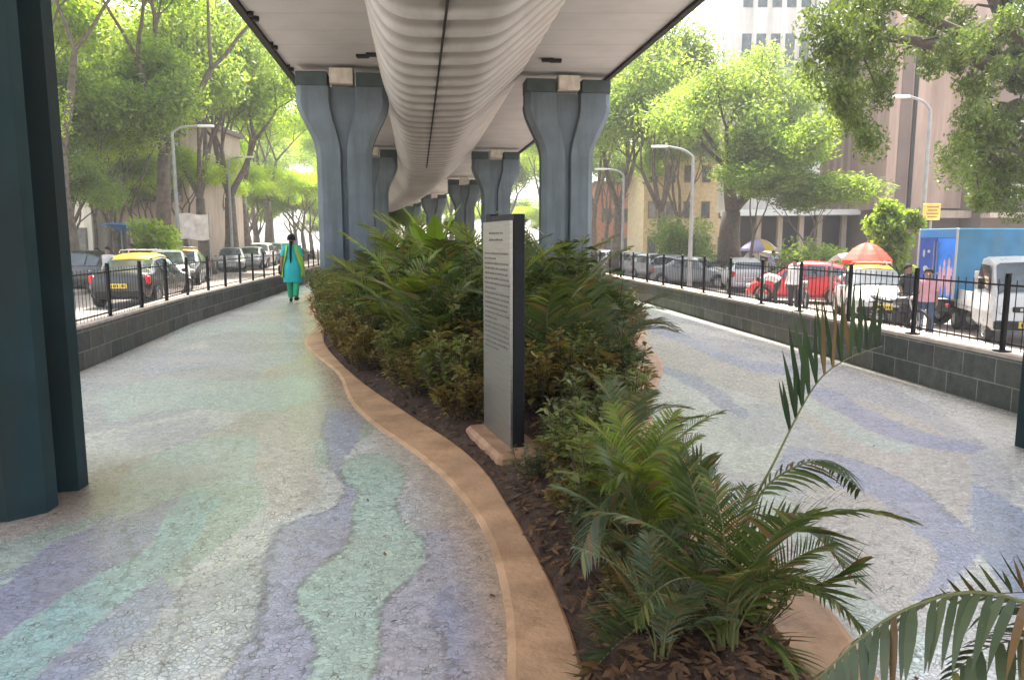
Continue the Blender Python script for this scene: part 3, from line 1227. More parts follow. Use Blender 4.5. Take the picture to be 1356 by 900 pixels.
for i, (x, y, q) in enumerate([(-19.5, 70, .6), (-25.5, 88, .75), (-21.5, 80, .6), (-16.5, 92, .7), (-29, 100, .8), (-13.5, 86, .5), (-23, 95, .7)]):
    tree('AC'[i % 2], x, y, zl, i * 2.9, (q * 1.2, q * 1.2, q * .85), 'low lime young tree filling the gap left of the tall left pier', 'low trees left of the tall left pier')
for i in range(26):
    x, y = -52 + 3.6 * i + (i % 3), 104 + (i * 37 % 23) - (abs(i - 12) > 6) * 14
    q = .55 + .1 * (i % 3)
    tree('CABA'[i % 4], x, y, -.6, i * 1.1, (q * 1.3, q * 1.3, q * .8), 'low pale tree closing the view at the far end of the flyover', 'low trees at the far end')

# the overhanging tree at the right edge: trunk out of frame, boughs hang over the road
def overhang():
    root = empty('overhanging_tree', (15.5, 19.5, zr))
    off = Vector(root.location)
    mb = MB()
    top = Vector((15.2, 19.3, 4.3))
    mb.tube([Vector((15.5, 19.5, zr - .1)) - off, Vector((15.5, 19.5, 1.4)) - off, Vector((15.3, 19.4, 3.0)) - off, top - off], [.62, .42, .38, .34], 12)
    ends = []
    W = lambda px, py, Y: Vector(PY(px, py, Y))
    boughs = [
        [top, W(1356, 105, 19), W(1300, 60, 18.5), W(1240, 30, 18), W(1180, 5, 18), W(1120, -30, 18)],
        [top, W(1350, 60, 19), W(1320, 10, 19), W(1290, -60, 19), W(1250, -140, 19.5)],
        [top, W(1330, 95, 18.5), W(1270, 70, 18), W(1215, 55, 17.5), W(1150, 50, 17.5), W(1105, 60, 17.3)],
        [top, W(1400, 60, 20), W(1420, -60, 21), W(1440, -160, 21)],
        [top, W(1345, 140, 18.5), W(1325, 180, 18), W(1300, 200, 17.6)],
        [top, W(1450, 150, 17), W(1420, 120, 15.5), W(1390, 60, 14.5)],
    ]
    cs, rs_ = [], []
    for bgh in boughs:
        pts = catmull(bgh, 4)
        pts = [Vector(p) - off for p in pts]
        rads = [lerp(.24, .03, i / (len(pts) - 1)) for i in range(len(pts))]
        mb.tube(pts, rads, 8)
    rnd = random.Random(8)
    spots = []
    # (px, py, radius px) of leaf masses
    for (px, py, rp, Y, n_) in [(1100, 25, 34, 17.5, 5), (1090, 70, 26, 17.3, 4), (1112, 110, 28, 17.3, 5), (1128, 150, 24, 17.2, 4), (1146, 185, 14, 17.2, 2), (1140, 60, 34, 17.6, 6),
                            (1175, 20, 40, 17.8, 6), (1172, 80, 26, 17.5, 4), (1150, 120, 20, 17.5, 3), (1230, 30, 40, 18, 6), (1240, 75, 26, 17.7, 4), 
                            (1290, 25, 44, 18.4, 6), (1275, 80, 26, 18, 4), (1345, 30, 44, 19, 6), (1335, 90, 28, 18.3, 4), (1300, 130, 30, 18, 5), (1290, 170, 26, 17.8, 5), (1283, 210, 24, 17.8, 5), (1300, 245, 26, 17.6, 5), (1325, 200, 30, 17.8, 6),
                            (1350, 160, 30, 18, 5), (1345, 235, 28, 17.6, 4), (1330, 262, 18, 17.6, 3), (1390, 120, 50, 18, 8), (1400, 210, 40, 18, 6), (1400, 20, 60, 18, 8), (1150, -30, 50, 18, 6), (1260, -60, 70, 18.5, 9), (1380, -80, 70, 19, 9), (1470, 60, 80, 18, 9), (1450, -60, 90, 18, 9)]:
        for k in range(n_):
            a = rnd.uniform(0, 2 * PI)
            q = math.sqrt(rnd.random()) * rp
            p = W(px + q * math.cos(a), py + q * math.sin(a), Y + rnd.uniform(-1.3, 1.3))
            cs.append(tuple(p - off))
            rs_.append(rnd.uniform(.22, .5))
            if k % 2 == 0:
                b = min((Vector(x) for bg_ in boughs for x in bg_), key=lambda w: (w - p).length)
                mid = (b + p) / 2 + Vector((rnd.uniform(-.2, .2), rnd.uniform(-.2, .2), .15))
                mb.tube([b - off, mid - off, p - off], [.045, .03, .012], 5)
    mb.build('trunk', 'bark_dark', root, smooth=True)
    V = leaves(np.random.default_rng(4), cs, rs_, 330, .062, .8, 1.05)
    np_mesh('crown', V, 4, 'leaf_olive', root)
    tag(root, 'big tree whose leafy boughs hang down over the road at top right', 'tree')


overhang()


def bushy(name, loc, rx, ry, rz_, leaf, per, size, label, cat, seed=1, stems=6):
    root = empty(name, loc)
    rng = np.random.default_rng(seed)
    n = 26
    cs = np.stack([rng.uniform(-rx, rx, n) * .75, rng.uniform(-ry, ry, n) * .75, rng.uniform(.12, .9, n) * rz_], 1)
    fall = 1 - .45 * (cs[:, 2] / rz_) ** 2
    cs[:, 0] *= fall
    cs[:, 1] *= fall
    V = leaves(rng, cs, [min(rx, rz_) * .42 * rng.uniform(.6, 1.2) for _ in range(n)], per, size, .3, 1.0)
    V[:, 2] = np.maximum(V[:, 2], .01)
    np_mesh('foliage', V, 4, leaf, root)
    mb = MB()
    for k in range(stems):
        a = 2 * PI * k / stems
        mb.tube([(0, 0, -.05), (rx * .25 * math.cos(a), ry * .25 * math.sin(a), rz_ * .4), (rx * .5 * math.cos(a), ry * .5 * math.sin(a), rz_ * .8)], [.03, .02, .008], 5)
    mb.build('stems', 'twig', root)
    return tag(root, label, cat)


x, y, _ = PY(1185, 300, 24.5)
bushy('tall_shrub', (x, y, zr), 1.0, .8, 3.6, 'leaf_mid', 260, .1, 'tall narrow green shrub left of the blue cargo box', 'shrub', 3)
bushy('hedge', (PY(1080, 320, 30)[0], 30, zr), 1.9, .6, 1.75, 'leaf_mid', 220, .09, 'clipped green hedge behind the red car', 'hedge', 5)
bushy('street_shrub', (PY(205, 300, 30)[0], 30, zl), 1.0, .8, 2.5, 'leaf_lime', 200, .12, 'loose green shrub between the blue tarpaulin and the white banner', 'shrub', 6)
bushy('street_shrub', (PY(905, 300, 42)[0], 42, zr), 2.2, 1.2, 3.2, 'leaf_soft', 200, .13, 'low bushy greenery behind the parked grey cars', 'shrub', 7)


# ================================================================== BUILDINGS
def ribbed_mat(name, a, b, freq, axis=0, glossy=.6):
    m = new_mat(name)
    q = N(m)
    tc = q.n('ShaderNodeTexCoord')
    sp = q.n('ShaderNodeSeparateXYZ')
    q.t.links.new(tc.outputs['Object'], sp.inputs[0])
    w = q.n('ShaderNodeMath', operation='FRACT')
    q.t.links.new(q.math('MULTIPLY', sp.outputs[axis], freq), w.inputs[0])
    c = q.ramp(w.outputs[0], [(0, a), (.55, a), (.62, b), (.95, b), (1, a)])
    v = q.coord(scale=(1, 1, .15))
    d = q.ramp(q.noise(v, .9, 6, .65), [(.35, .65), (.7, 1.2)])
    c = q.mix(c, d, 1.0, 'MULTIPLY')
    q.t.links.new(c, q.bsdf.inputs['Base Color'])
    q.bsdf.inputs['Roughness'].default_value = glossy
    return m


MT['b_pink'] = ribbed_mat('pinkish_brown_cladding', (.46, .32, .25), (.42, .285, .22), .9)
MT['b_dark'] = ribbed_mat('brown_ribbed_cladding', (.22, .155, .115), (.32, .23, .17), 2.4)
MT['b_pale'] = ribbed_mat('pale_facade', (.72, .66, .62), (.62, .58, .54), .8)
MT['b_side'] = M('brown_render', (.17, .12, .1), .8, var=.2, scale=.5)
MT['b_beige'] = M('beige_render', (.5, .4, .31), .85, var=.2, scale=.4, stain=(.3, .22, .16))
MT['bglass'] = glass_mat('building_glass', (.06, .07, .07), .12)
MT['shop_dark'] = M('shopfront_dark', (.05, .035, .03), .7, var=.5, scale=.8)


def bx(root, name, mat, x0, x1, y0, y1, z0, z1):
    off = root.location
    mb = MB()
    mb.box(((x0 + x1) / 2 - off.x, (y0 + y1) / 2 - off.y, (z0 + z1) / 2 - off.z), (x1 - x0, y1 - y0, z1 - z0))
    return mb.build(name, mat, root)


gz = ROAD_R + .14
YBd = 46.0
XB = lambda px, Y=YBd: (px - 678) / F_PX * Y
# pale tower
b = empty('pale_tower', (XB(1010), YBd, gz))
bx(b, 'wall', 'b_pale', XB(960), XB(1060), YBd, YBd + 2.5, 3.3, 27)
bx(b, 'canopy', 'white', XB(950), XB(1062), YBd - 1.2, YBd - .01, 3.0, 3.35)
bx(b, 'ground_floor', 'shop_dark', XB(965), XB(1058), YBd + .6, YBd + 2.4, gz, 3.29)
for i in range(5):
    for fl in range(6):
        x0 = XB(960) + .45 + i * .86
        bx(b, 'window', 'bglass', x0, x0 + .55, YBd - .04, YBd - .005, 5 + fl * 3.4, 6.9 + fl * 3.4)
for i in range(4):
    bx(b, 'column', 'b_beige', XB(968) + i * 1.3, XB(968) + i * 1.3 + .28, YBd - .4, YBd - .1, gz, 3.0)
tag(b, 'pale overexposed tower behind the trees, left of the white edge fin', 'building')
# dark ribbed tower
b = empty('ribbed_tower', (XB(1110), YBd, gz))
bx(b, 'wall', 'b_dark', XB(1074), XB(1153), YBd + .3, YBd + 16, 3.4, 27)
bx(b, 'edge_fin', 'white', XB(1062), XB(1073), YBd - .5, YBd + .6, 3.4, 27)
bx(b, 'edge_fin', 'white', XB(1154), XB(1160), YBd - 1.0, YBd + .6, 3.3, 27)
bx(b, 'canopy', 'white', XB(1066), XB(1153), YBd - 1.0, YBd + .29, 3.05, 3.38)
bx(b, 'ground_floor', 'shop_dark', XB(1066), XB(1153), YBd + .9, YBd + 15, gz, 3.04)
for fl in range(3):
    bx(b, 'window', 'bglass', XB(1080), XB(1146), YBd + .26, YBd + .295, 8.3 + fl * 4.4, 11.2 + fl * 4.4)
for i in range(3):
    bx(b, 'column', 'b_beige', XB(1078) + i * 1.5, XB(1078) + i * 1.5 + .3, YBd, YBd + .3, gz, 3.05)
tag(b, 'dark brown ribbed tower between two white vertical fins', 'building')
# plain pink-brown block, nearer
Y2 = 42.0
b = empty('brown_block', (XB(1225, Y2), Y2, gz))
bx(b, 'wall', 'b_pink', XB(1163, Y2), XB(1290, Y2), Y2, Y2 + 14, 3.3, 17.5)
bx(b, 'canopy', 'b_beige', XB(1160, Y2), XB(1294, Y2), Y2 - .8, Y2 - .01, 2.75, 3.15)
bx(b, 'ground_floor', 'b_side', XB(1166, Y2), XB(1288, Y2), Y2 + .3, Y2 + 13, gz, 3.29)
bx(b, 'downpipe', 'dark', XB(1192, Y2), XB(1196, Y2), Y2 - .15, Y2 - .01, 3.2, 16)
bx(b, 'corner_strip', 'b_side', XB(1176, Y2), XB(1190, Y2), Y2 - .04, Y2 - .01, 3.35, 17.4)
tag(b, 'plain pinkish brown block with a dark downpipe behind the tall shrub', 'building')
Y3 = 40.0
b = empty('grilled_house', (XB(1340, Y3), Y3, gz))
bx(b, 'wall', 'b_side', XB(1292, Y3), XB(1480, Y3), Y3, Y3 + 12, 3.2, 13)
bx(b, 'canopy', 'b_beige', XB(1290, Y3), XB(1480, Y3), Y3 - .8, Y3 - .01, 2.7, 2.95)
bx(b, 'ground_floor', 'b_side', XB(1296, Y3), XB(1480, Y3), Y3 + .3, Y3 + 12, gz, 3.19)
for i in range(3):
    for fl in range(2):
        x0 = XB(1308, Y3) + i * 2.6
        w = bx(b, 'window', 'bglass', x0, x0 + 1.9, Y3 - .03, Y3 - .005, 3.7 + fl * 3.3, 5.1 + fl * 3.3)
        mb = MB()
        for k in range(6):
            mb.box((x0 + .05 + k * .36 - b.location.x, -.06, 4.4 + fl * 3.3 - b.location.z), (.04, .03, 1.4))
        mb.box((x0 + .95 - b.location.x, -.06, 4.4 + fl * 3.3 - b.location.z), (1.9, .03, .05))
        mb.build('grille', 'white', b)
bx(b, 'band', 'white', XB(1292, Y3), XB(1480, Y3), Y3 - .1, Y3 - .002, 5.4, 5.65)
tag(b, 'dark brown house with white window grilles at the right edge', 'building')


def house(name, x0, x1, y, d, z0, z1, mat, label, nw, nf, seed=0):
    b = empty(name, ((x0 + x1) / 2, y, z0))
    bx(b, 'wall', mat, x0, x1, y, y + d, z0, z1)
    bx(b, 'roof', 'b_side', x0 - .3, x1 + .3, y - .3, y + d, z1 + .003, z1 + .3)
    ww_ = (x1 - x0) / nw
    for i in range(nw):
        for f_ in range(nf):
            xx = x0 + ww_ * (i + .25)
            zz = z0 + 1.0 + f_ * 3.1
            f = bx(b, 'window', 'b_side', xx, xx + ww_ * .5, y - .05, y - .003, zz, zz + 1.5)
            mb = MB()
            mb.box((xx + ww_ * .25 - b.location.x, -.062, zz + .75 - z0), (ww_ * .5 - .14, .02, 1.34))
            mb.build('pane', 'bglass', f)
    return tag(b, label, 'building')


house('beige_house', U(150) * 46, U(258) * 46, 46, 9, zl, 8.8, 'b_beige', 'beige house glimpsed behind the left trees above the blue tarpaulin', 3, 3)
house('beige_house', U(20) * 44, U(128) * 44, 44, 9, zl, 9.5, 'b_pale', 'pale house glimpsed behind the left trees beside the teal pier', 4, 3)
house('brick_house', U(788) * 80, U(870) * 80, 80, 9, zr, 7.5, M('brick_red_render', (.4, .17, .1), .85), 'reddish house glimpsed between trees right of the tall right pier', 3, 2)
house('cream_house', U(840) * 70, U(965) * 66, 66, 9, zr, 9.0, M('cream_render', (.55, .45, .28), .85), 'cream yellow house glimpsed behind the right street trees', 5, 3)


# ================================================================== STREET FURNITURE
def lamp(px, Y, ztop_py, arm_px, z0, label, arm_dir=1):
    x, _, zt = PY(px, ztop_py, Y)
    xa, _, za = PY(arm_px[0], arm_px[1], Y)
    root = empty('street_lamp', (x, Y, z0))
    mb = MB()
    mb.tube([(0, 0, 0), (0, 0, 1.0), (0, 0, zt - z0)], [.11, .09, .06], 10)
    mb.lathe([(.17, 0), (.17, .05), (.13, .3), (.1, .35)], 10)
    mb.build('pole', 'lamp', root)
    mb = MB()
    e = Vector((xa - x, 0, za - z0))
    s = Vector((0, 0, zt - z0))
    mb.tube(catmull([s, s.lerp(e, .35) + Vector((0, 0, .12)), e], 5), [.045] * 11, 8)
    mb.build('arm', 'lamp', root)
    mb = MB()
    d = 1 if e.x > 0 else -1
    mb.loft([[Vector((e.x + d * q, a * w, e.z + z)) for a, z in ((-1, -.04), (1, -.04), (.8, .05), (-.8, .05))] for q, w in ((0, .05), (.12, .12), (.5, .13), (.65, .06))], True, True)
    mb.build('lamp_head', 'white', root)
    return tag(root, label, 'street lamp', 'street lamps')


lamp(228, 31, 176, (262, 167), zl, 'pale street lamp with an arm to the right beside the thick left tree')
lamp(302, 47, 215, (322, 208), zl, 'farther street lamp above the grey cars on the left')
lamp(918, 30, 208, (884, 194), zr, 'street lamp with an arm to the left before the broad right tree')
lamp(826, 42, 232, (803, 224), zr, 'street lamp just right of the tall right pier')
lamp(1232, 26, 146, (1205, 128), zr, 'tall lamp post standing above the yellow box sign')
# yellow box sign
x, y, z = PY(1227, 281, 25.9)
ys_ = empty('yellow_sign', (x, 25.6, zr))
mb = MB()
mb.tube([(0, 0, 0), (0, 0, z - zr - .3)], .04, 8)
mb.build('post', 'lamp', ys_)
mb = MB()
mb.bbox((0, 0, z - zr), (.56, .12, .56), .02)
mb.build('panel', M('yellow_sign_paint', (.75, .55, .12), .5), ys_)
mb = MB()
for k in range(4):
    mb.box((0, -.064, z - zr + .16 - k * .11), (.4 - .08 * (k % 2), .006, .045))
mb.build('lettering', M('sign_red_brown', (.4, .2, .06), .6), ys_)
tag(ys_, 'small square yellow sign above the tall shrub and blue box', 'sign')

# umbrellas and stalls
MT['u_red'] = M('umbrella_red', (.6, .04, .012), .7, var=.15)
MT['u_yel'] = M('umbrella_yellow', (.75, .5, .08), .7)
MT['u_pur'] = M('umbrella_lilac', (.36, .3, .5), .7)
MT['tarp'] = M('tarp_blue', (.05, .22, .6), .55, var=.3, bump=.4, bscale=5)
MT['banner'] = M('banner_cloth', (.78, .72, .66), .7, bump=.3, bscale=3)


def umbrella(px, py_top, py_rim, rpx, Y, z0, mats, label, flaps=True):
    x, _, zt = PY(px, py_top, Y)
    zr_ = PY(px, py_rim, Y)[2]
    R = rpx / F_PX * Y
    root = empty('market_umbrella', (x, Y, z0))
    mb = MB()
    mb.tube([(0, 0, 0), (0, 0, zt - z0 + .08)], .022, 8)
    mb.build('pole', 'lamp', root)
    mb = MB()
    n, h = 8, zt - zr_
    for k in range(n):
        mb.cur = k % len(mats)
        a0, a1 = 2 * PI * k / n, 2 * PI * (k + 1) / n
        rows = []
        for i in range(6):
            t = i / 5
            r = R * t
            z = zt - z0 - h * t ** 1.8
            sag = .03 * math.sin(PI * t)
            rows.append([Vector((r * math.cos(lerp(a0, a1, j / 4)) * (1 - .05 * math.sin(PI * j / 4)), r * math.sin(lerp(a0, a1, j / 4)) * (1 - .05 * math.sin(PI * j / 4)), z - sag * math.sin(PI * j / 4))) for j in range(5)])
        rows.append([p + Vector((0, 0, -.12)) for p in rows[-1]])
        mb.loft(rows, closed=False)
    mb.build('canopy', mats, root)
    for k in range(n):
        a = 2 * PI * k / n
        mb = MB()
        mb.tube([(0, 0, zt - z0 - .45 * h), (R * .93 * math.cos(a), R * .93 * math.sin(a), zr_ - z0)], .008, 4)
        mb.build('rib', 'lamp', root)
    return tag(root, label, 'umbrella')


umbrella(1149, 321, 344, 32, 24.0, zr, ['u_red'], 'orange red market umbrella behind the taxi on the right')
umbrella(1005, 316, 329, 24, 36, zr, ['u_yel', 'u_pur', 'u_pur'], 'yellow and lilac umbrella behind the white hatchback')


def stall(x, y, z, w, d, h, label, top, cat='stall', tilt=.25, front='b_side'):
    root = empty('street_stall', (x, y, z))
    mb = MB()
    for sx in (-1, 1):
        for sy in (-1, 1):
            mb = MB()
            mb.tube([(sx * w / 2, sy * d / 2, 0), (sx * w / 2, sy * d / 2, h - .1)], .03, 6)
            mb.build('leg', 'lamp', root)
    mb = MB()
    mb.bbox((0, 0, .5), (w * .9, d * .8, .85), .03)
    mb.build('counter', front, root)
    mb = MB()
    rows = []
    for i in range(7):
        t = i / 6
        rows.append([Vector((lerp(-w * .6, w * .6, t), lerp(-d * .65, d * .65, j / 4), h - .3 * tilt * abs(j - 1) + .12 * math.sin(PI * t) + .05 * math.sin(9 * t + j))) for j in range(5)])
    mb.loft(rows, closed=False)
    o = mb.build('canopy', top, root)
    sm = o.modifiers.new('thickness', 'SOLIDIFY')
    sm.thickness = .02
    rnd = random.Random(int(w * 100))
    for k in range(5):
        mb = MB()
        mb.bbox((lerp(-w * .38, w * .38, k / 4), -.1, 1.02), (w * .13, .2, rnd.uniform(.12, .25)), .02)
        mb.build('goods_box', rnd.choice(['u_red', 'banner', 'u_yel', 'tarp']), root)
    return tag(root, label, cat)


stall(PY(178, 310, 31)[0], 31, zl, 1.7, 1.2, 2.35, 'street stall under a bright blue tarpaulin behind the taxi', 'tarp')
stall(PY(1150, 350, 24.6)[0], 25.2, zr, 1.5, .9, 1.6, 'low vendor stall under the orange red umbrella', 'banner', front='b_beige')
stall(PY(1012, 350, 36.6)[0], 37.0, zr, 1.3, .8, 1.5, 'small vendor stall under the yellow and lilac umbrella', 'banner', front='b_beige')
x, y, z = PY(257, 300, 36)
bn = empty('white_banner', (x, 36, zl))
mb = MB()
rows = [[Vector((lerp(-.7, .7, i / 8), .05 * math.sin(i * 1.2 + j), z - zl + lerp(-.62, .6, j / 6) + .05 * math.sin(i * .8))) for j in range(7)] for i in range(9)]
mb.loft(rows, closed=False)
o = mb.build('cloth', 'banner', bn)
o.modifiers.new('thickness', 'SOLIDIFY').thickness = .02
for s in (-1, 1):
    mb = MB()
    mb.tube([(s * .72, .02, 0), (s * .72, .02, z - zl + .66)], .03, 6)
    mb.build('post', 'lamp', bn)
tag(bn, 'white cloth banner on two posts behind the left parked cars', 'banner')


# ================================================================== PALMS AND SHRUBS
def frond_mb(ctrl, nl=30, ll=.3, up=.35, side=.8, fwd=.7, droop=.5, width=.0085, t0=.2, r0=.007, seed=0, normal=None, tipfac=.35, fixed=None):
    """feather frond along control points; leaflets as folded tapering strips"""
    rnd = random.Random(seed)
    pts = [Vector(p) for p in catmull(ctrl, 8)]
    cum = [0]
    for a, b_ in zip(pts, pts[1:]):
        cum.append(cum[-1] + (b_ - a).length)
    Lr = cum[-1]
    mb = MB()
    mb.cur = 0
    mb.tube(pts, [lerp(r0, r0 * .25, c / Lr) for c in cum], 5)
    mb.cur = 1

    def at_(s):
        for i in range(len(cum) - 1):
            if cum[i + 1] >= s:
                break
        t = (s - cum[i]) / max(1e-6, cum[i + 1] - cum[i])
        return pts[i].lerp(pts[i + 1], t), (pts[i + 1] - pts[i]).normalized()

    for k in range(nl):
        t = lerp(t0, .995, (k + .5) / nl)
        p, T = at_(t * Lr)
        S = T.cross(Vector((0, 0, 1))) if normal is None else T.cross(Vector(normal))
        if S.length < .05:
            S = Vector((1, 0, 0))
        S.normalize()
        Un = S.cross(T).normalized()
        prof_ = math.sin(PI * min(1, .22 + .78 * (1 - (1 - t) ** 1.0) ** 1.0)) if False else (min(1, (t - t0) / .18 + .45) * (1 - (1 - tipfac) * max(0, (t - .55) / .45) ** 1.3))
        for s in (-1, 1):
            if rnd.random() < .04:
                continue
            l = ll * prof_ * rnd.uniform(.85, 1.12)
            ff = fwd * (1 + .9 * max(0, t - .6))
            d = (T * ff + S * s * side * rnd.uniform(.85, 1.15) + Un * up * rnd.uniform(.7, 1.3)).normalized()
            wv = d.cross(Un + S * s * .6)
            if fixed:
                d = (T * ff + Vector(fixed) + Vector((rnd.uniform(-.06, .06), s * .22, rnd.uniform(-.06, .06)))).normalized()
                wv = d.cross(Vector((0, 1, .25 * s)))
            wv.normalize()
            w = width * rnd.uniform(.8, 1.2)
            q = p.copy()
            rows = []
            nseg = 4
            for i in range(nseg + 1):
                f = i / nseg
                ww = w * (.55, 1.0, .95, .6, .04)[i]
                rows.append((q - wv * ww, q + wv * ww))
                d = (d + Vector((0, 0, -1)) * droop * (.12 + .32 * f) + Vector((rnd.uniform(-1, 1), rnd.uniform(-1, 1), rnd.uniform(-1, 1))) * .035).normalized()
                q = q + d * (l / nseg)
            vs = [v for r in rows for v in r]
            mb.add(vs, [(2 * i, 2 * i + 1, 2 * i + 3, 2 * i + 2) for i in range(nseg)])
    return mb


def arc_ctrl(L, e0, e1, wig=0.0, seed=0):
    rnd = random.Random(seed)
    p = Vector((0, 0, 0))
    out = [p.copy()]
    y = 0
    for i in range(6):
        e = rad(lerp(e0, e1, (i / 5) ** 1.2))
        p = p + Vector((math.cos(e), y, math.sin(e))) * (L / 6)
        y += rnd.uniform(-wig, wig)
        out.append(p.copy())
    return out


FR = {}


def frond_mesh(key, mat, *a, **k):
    mb = frond_mb(*a, **k)
    o = mb.build('frond', ['stem', mat])
    me = o.data
    bpy.data.objects.remove(o)
    FR[key] = me
    return me


SPECS = [(1.1, 80, 25, .28), (1.2, 74, 5, .3), (1.0, 85, 45, .26), (1.1, 68, -15, .28), (.85, 62, -10, .24), (1.3, 84, 30, .3)]
for mname in ('palm', 'palm_fresh', 'palm_grey'):
    for i, (L, e0, e1, ll) in enumerate(SPECS):
        frond_mesh((mname, i), mname, arc_ctrl(L * .92, e0, e1, .12, i), nl=36, ll=ll * .9, up=.32, droop=.4 + .12 * (i % 3), width=.0075, seed=i, r0=.009)


def palm(name, x, y, z, mname, n, seed, s=1.0, label=None, group=None, parent_only=False):
    rnd = random.Random(seed)
    root = empty(name, (x, y, z))
    mb = MB()
    for k in range(max(3, n // 3)):
        a = rnd.uniform(0, 2 * PI)
        r = rnd.uniform(.02, .11)
        h = rnd.uniform(.15, .4)
        mb.tube([(r * math.cos(a), r * math.sin(a), -.03), (r * 1.2 * math.cos(a), r * 1.2 * math.sin(a), h)], [.013, .009], 6)
    mb.build('stems', 'stem', root)
    for k in range(n):
        me = FR[(mname, rnd.randrange(len(SPECS)))]
        f = bpy.data.objects.new('frond', me)
        COL.objects.link(f)
        f.parent = root
        a = 2 * PI * k / n + rnd.uniform(-.4, .4)
        r = rnd.uniform(.02, .08)
        f.location = (r * math.cos(a), r * math.sin(a), rnd.uniform(.05, .25))
        f.rotation_euler = (rnd.uniform(-.15, .15), rnd.uniform(-.25, .2), a)
        q = rnd.uniform(.8, 1.25)
        f.scale = (q, q, q)
    root.scale = (s, s, s)
    root.rotation_euler.z = rnd.uniform(0, 6)
    if label:
        tag(root, label, 'palm', group)
    return root


def shrub_leaves(seed, n, rx, h, size, lo=.12):
    """pointed leaves set along thin twigs"""
    rng = np.random.default_rng(seed)
    V = []
    tw = []
    nt = max(10, n // 26)
    for i in range(nt):
        a = rng.uniform(0, 2 * PI)
        rr_ = rx * math.sqrt(rng.random())
        top = np.array((rr_ * math.cos(a), rr_ * math.sin(a), h * rng.uniform(.55, 1.0) * (1 - .3 * (rr_ / rx) ** 2)))
        base = np.array((rr_ * .25 * math.cos(a), rr_ * .25 * math.sin(a), 0.0))
        mid = (top + base) / 2 + np.array((rr_ * .25 * math.cos(a), rr_ * .25 * math.sin(a), 0.05))
        tw.append((base, mid, top))
        m = n // nt
        for k in range(m):
            t = lo + (1 - lo) * rng.random() ** .7
            p = (base * (1 - t) ** 2 + 2 * mid * t * (1 - t) + top * t * t)
            ph = rng.uniform(0, 2 * PI)
            d = np.array((math.cos(ph), math.sin(ph), rng.uniform(-.1, .9)))
            d /= np.linalg.norm(d)
            s_ = np.array((-math.sin(ph), math.cos(ph), rng.uniform(-.3, .3)))
            l = size * rng.uniform(.6, 1.25)
            w = l * rng.uniform(.17, .26)
            p = p + d * .012
            e = p + d * l + np.array((0, 0, -l * rng.uniform(.05, .35)))
            mdl = p + d * l * .5
            V += [p, mdl + s_ * w, e, mdl - s_ * w]
    return np.array(V), tw


SH = {}
for key, mat, seed, n, rx, h, size, lo in (
        ('rust', 'shrub_red', 1, 900, .36, .72, .085, .2), ('green', 'shrub_green', 2, 1000, .36, .8, .08, .15), ('lime', 'shrub_sunlit', 3, 700, .3, .75, .1, .25),
        ('pale', 'shrub_var', 4, 420, .27, .55, .075, .15), ('rust2', 'shrub_red', 5, 900, .34, .6, .09, .1), ('dark', 'leaf_dark', 6, 1000, .38, .95, .1, .1)):
    V, tw = shrub_leaves(seed, n, rx, h, size, lo)
    o = np_mesh('foliage', V, 4, mat)
    mb = MB()
    for b0, m0, t0_ in tw:
        mb.tube([tuple(b0 - np.array((0, 0, .04))), tuple(m0), tuple(t0_)], [.006, .005, .002], 4)
    o2 = mb.build('twigs', 'twig')
    SH[key] = (o.data, o2.data)
    bpy.data.objects.remove(o)
    bpy.data.objects.remove(o2)


def shrub(key, x, y, s, rz, label, group):
    r = empty('leafy_shrub', (x, y, .03), rz)
    for nm, me in zip(('foliage', 'twigs'), SH[key]):
        c = bpy.data.objects.new(nm, me)
        COL.objects.link(c)
        c.parent = r
    r.scale = (s, s, s * 1.0)
    return tag(r, label, 'shrub', group)


rnd = random.Random(77)
# left hem of the bed
y = 5.75
while y < 23:
    k = rnd.choice(['rust', 'green', 'rust2', 'green', 'rust'])
    x = interp(y, BLI) + (rnd.uniform(.3, .45) if y < 8 else rnd.uniform(.16, .34))
    shrub(k, x, y, rnd.uniform(.75, 1.0) * (1.15 if y > 11 else 1), rnd.uniform(0, 6), 'low rusty green shrub in the hem along the left edge of the planting', 'shrubs along the left edge of the bed')
    y += rnd.uniform(.33, .5) * (1 + y * .03)
y = 5.3
while y < 23:
    k = rnd.choice(['rust', 'green', 'rust', 'green', 'pale'])
    x = interp(y, BRI) - rnd.uniform(.25, .42)
    shrub(k, x, y, rnd.uniform(.7, .98) * (1.2 if y > 9 else 1), rnd.uniform(0, 6), 'low rusty green shrub in the hem along the right edge of the planting', 'shrubs along the right edge of the bed')
    y += rnd.uniform(.38, .55) * (1 + y * .03)
# interior shrubs
for i in range(84):
    y = 5.7 + 15 * (i / 84) ** 1.3
    a, b = interp(y, BLI) + .55, interp(y, BRI) - .5
    x = lerp(a, b, rnd.random())
    if abs(x + .05) < .35 and y < 6.2:
        x += .6
    shrub(rnd.choice(['green', 'dark', 'rust', 'dark', 'green']), x, y, rnd.uniform(.95, 1.45) * (.85 if y < 7 else 1.1), rnd.uniform(0, 6), 'dark green shrub among the palms left of the sign' if x / y < -.03 else 'dark green shrub among the palms right of the sign', 'shrubs left of the sign' if x / y < -.03 else 'shrubs right of the sign')
x, y = G(495, 470)
shrub('lime', -1.95, 10.6, 1.15, 0, 'yellow green shrub with sunlight painted into its leaf colour at the left of the planting', None)
shrub('lime', -2.35, 11.3, 1.0, 2, 'smaller yellow green shrub just behind the other one with painted sunlight', None)
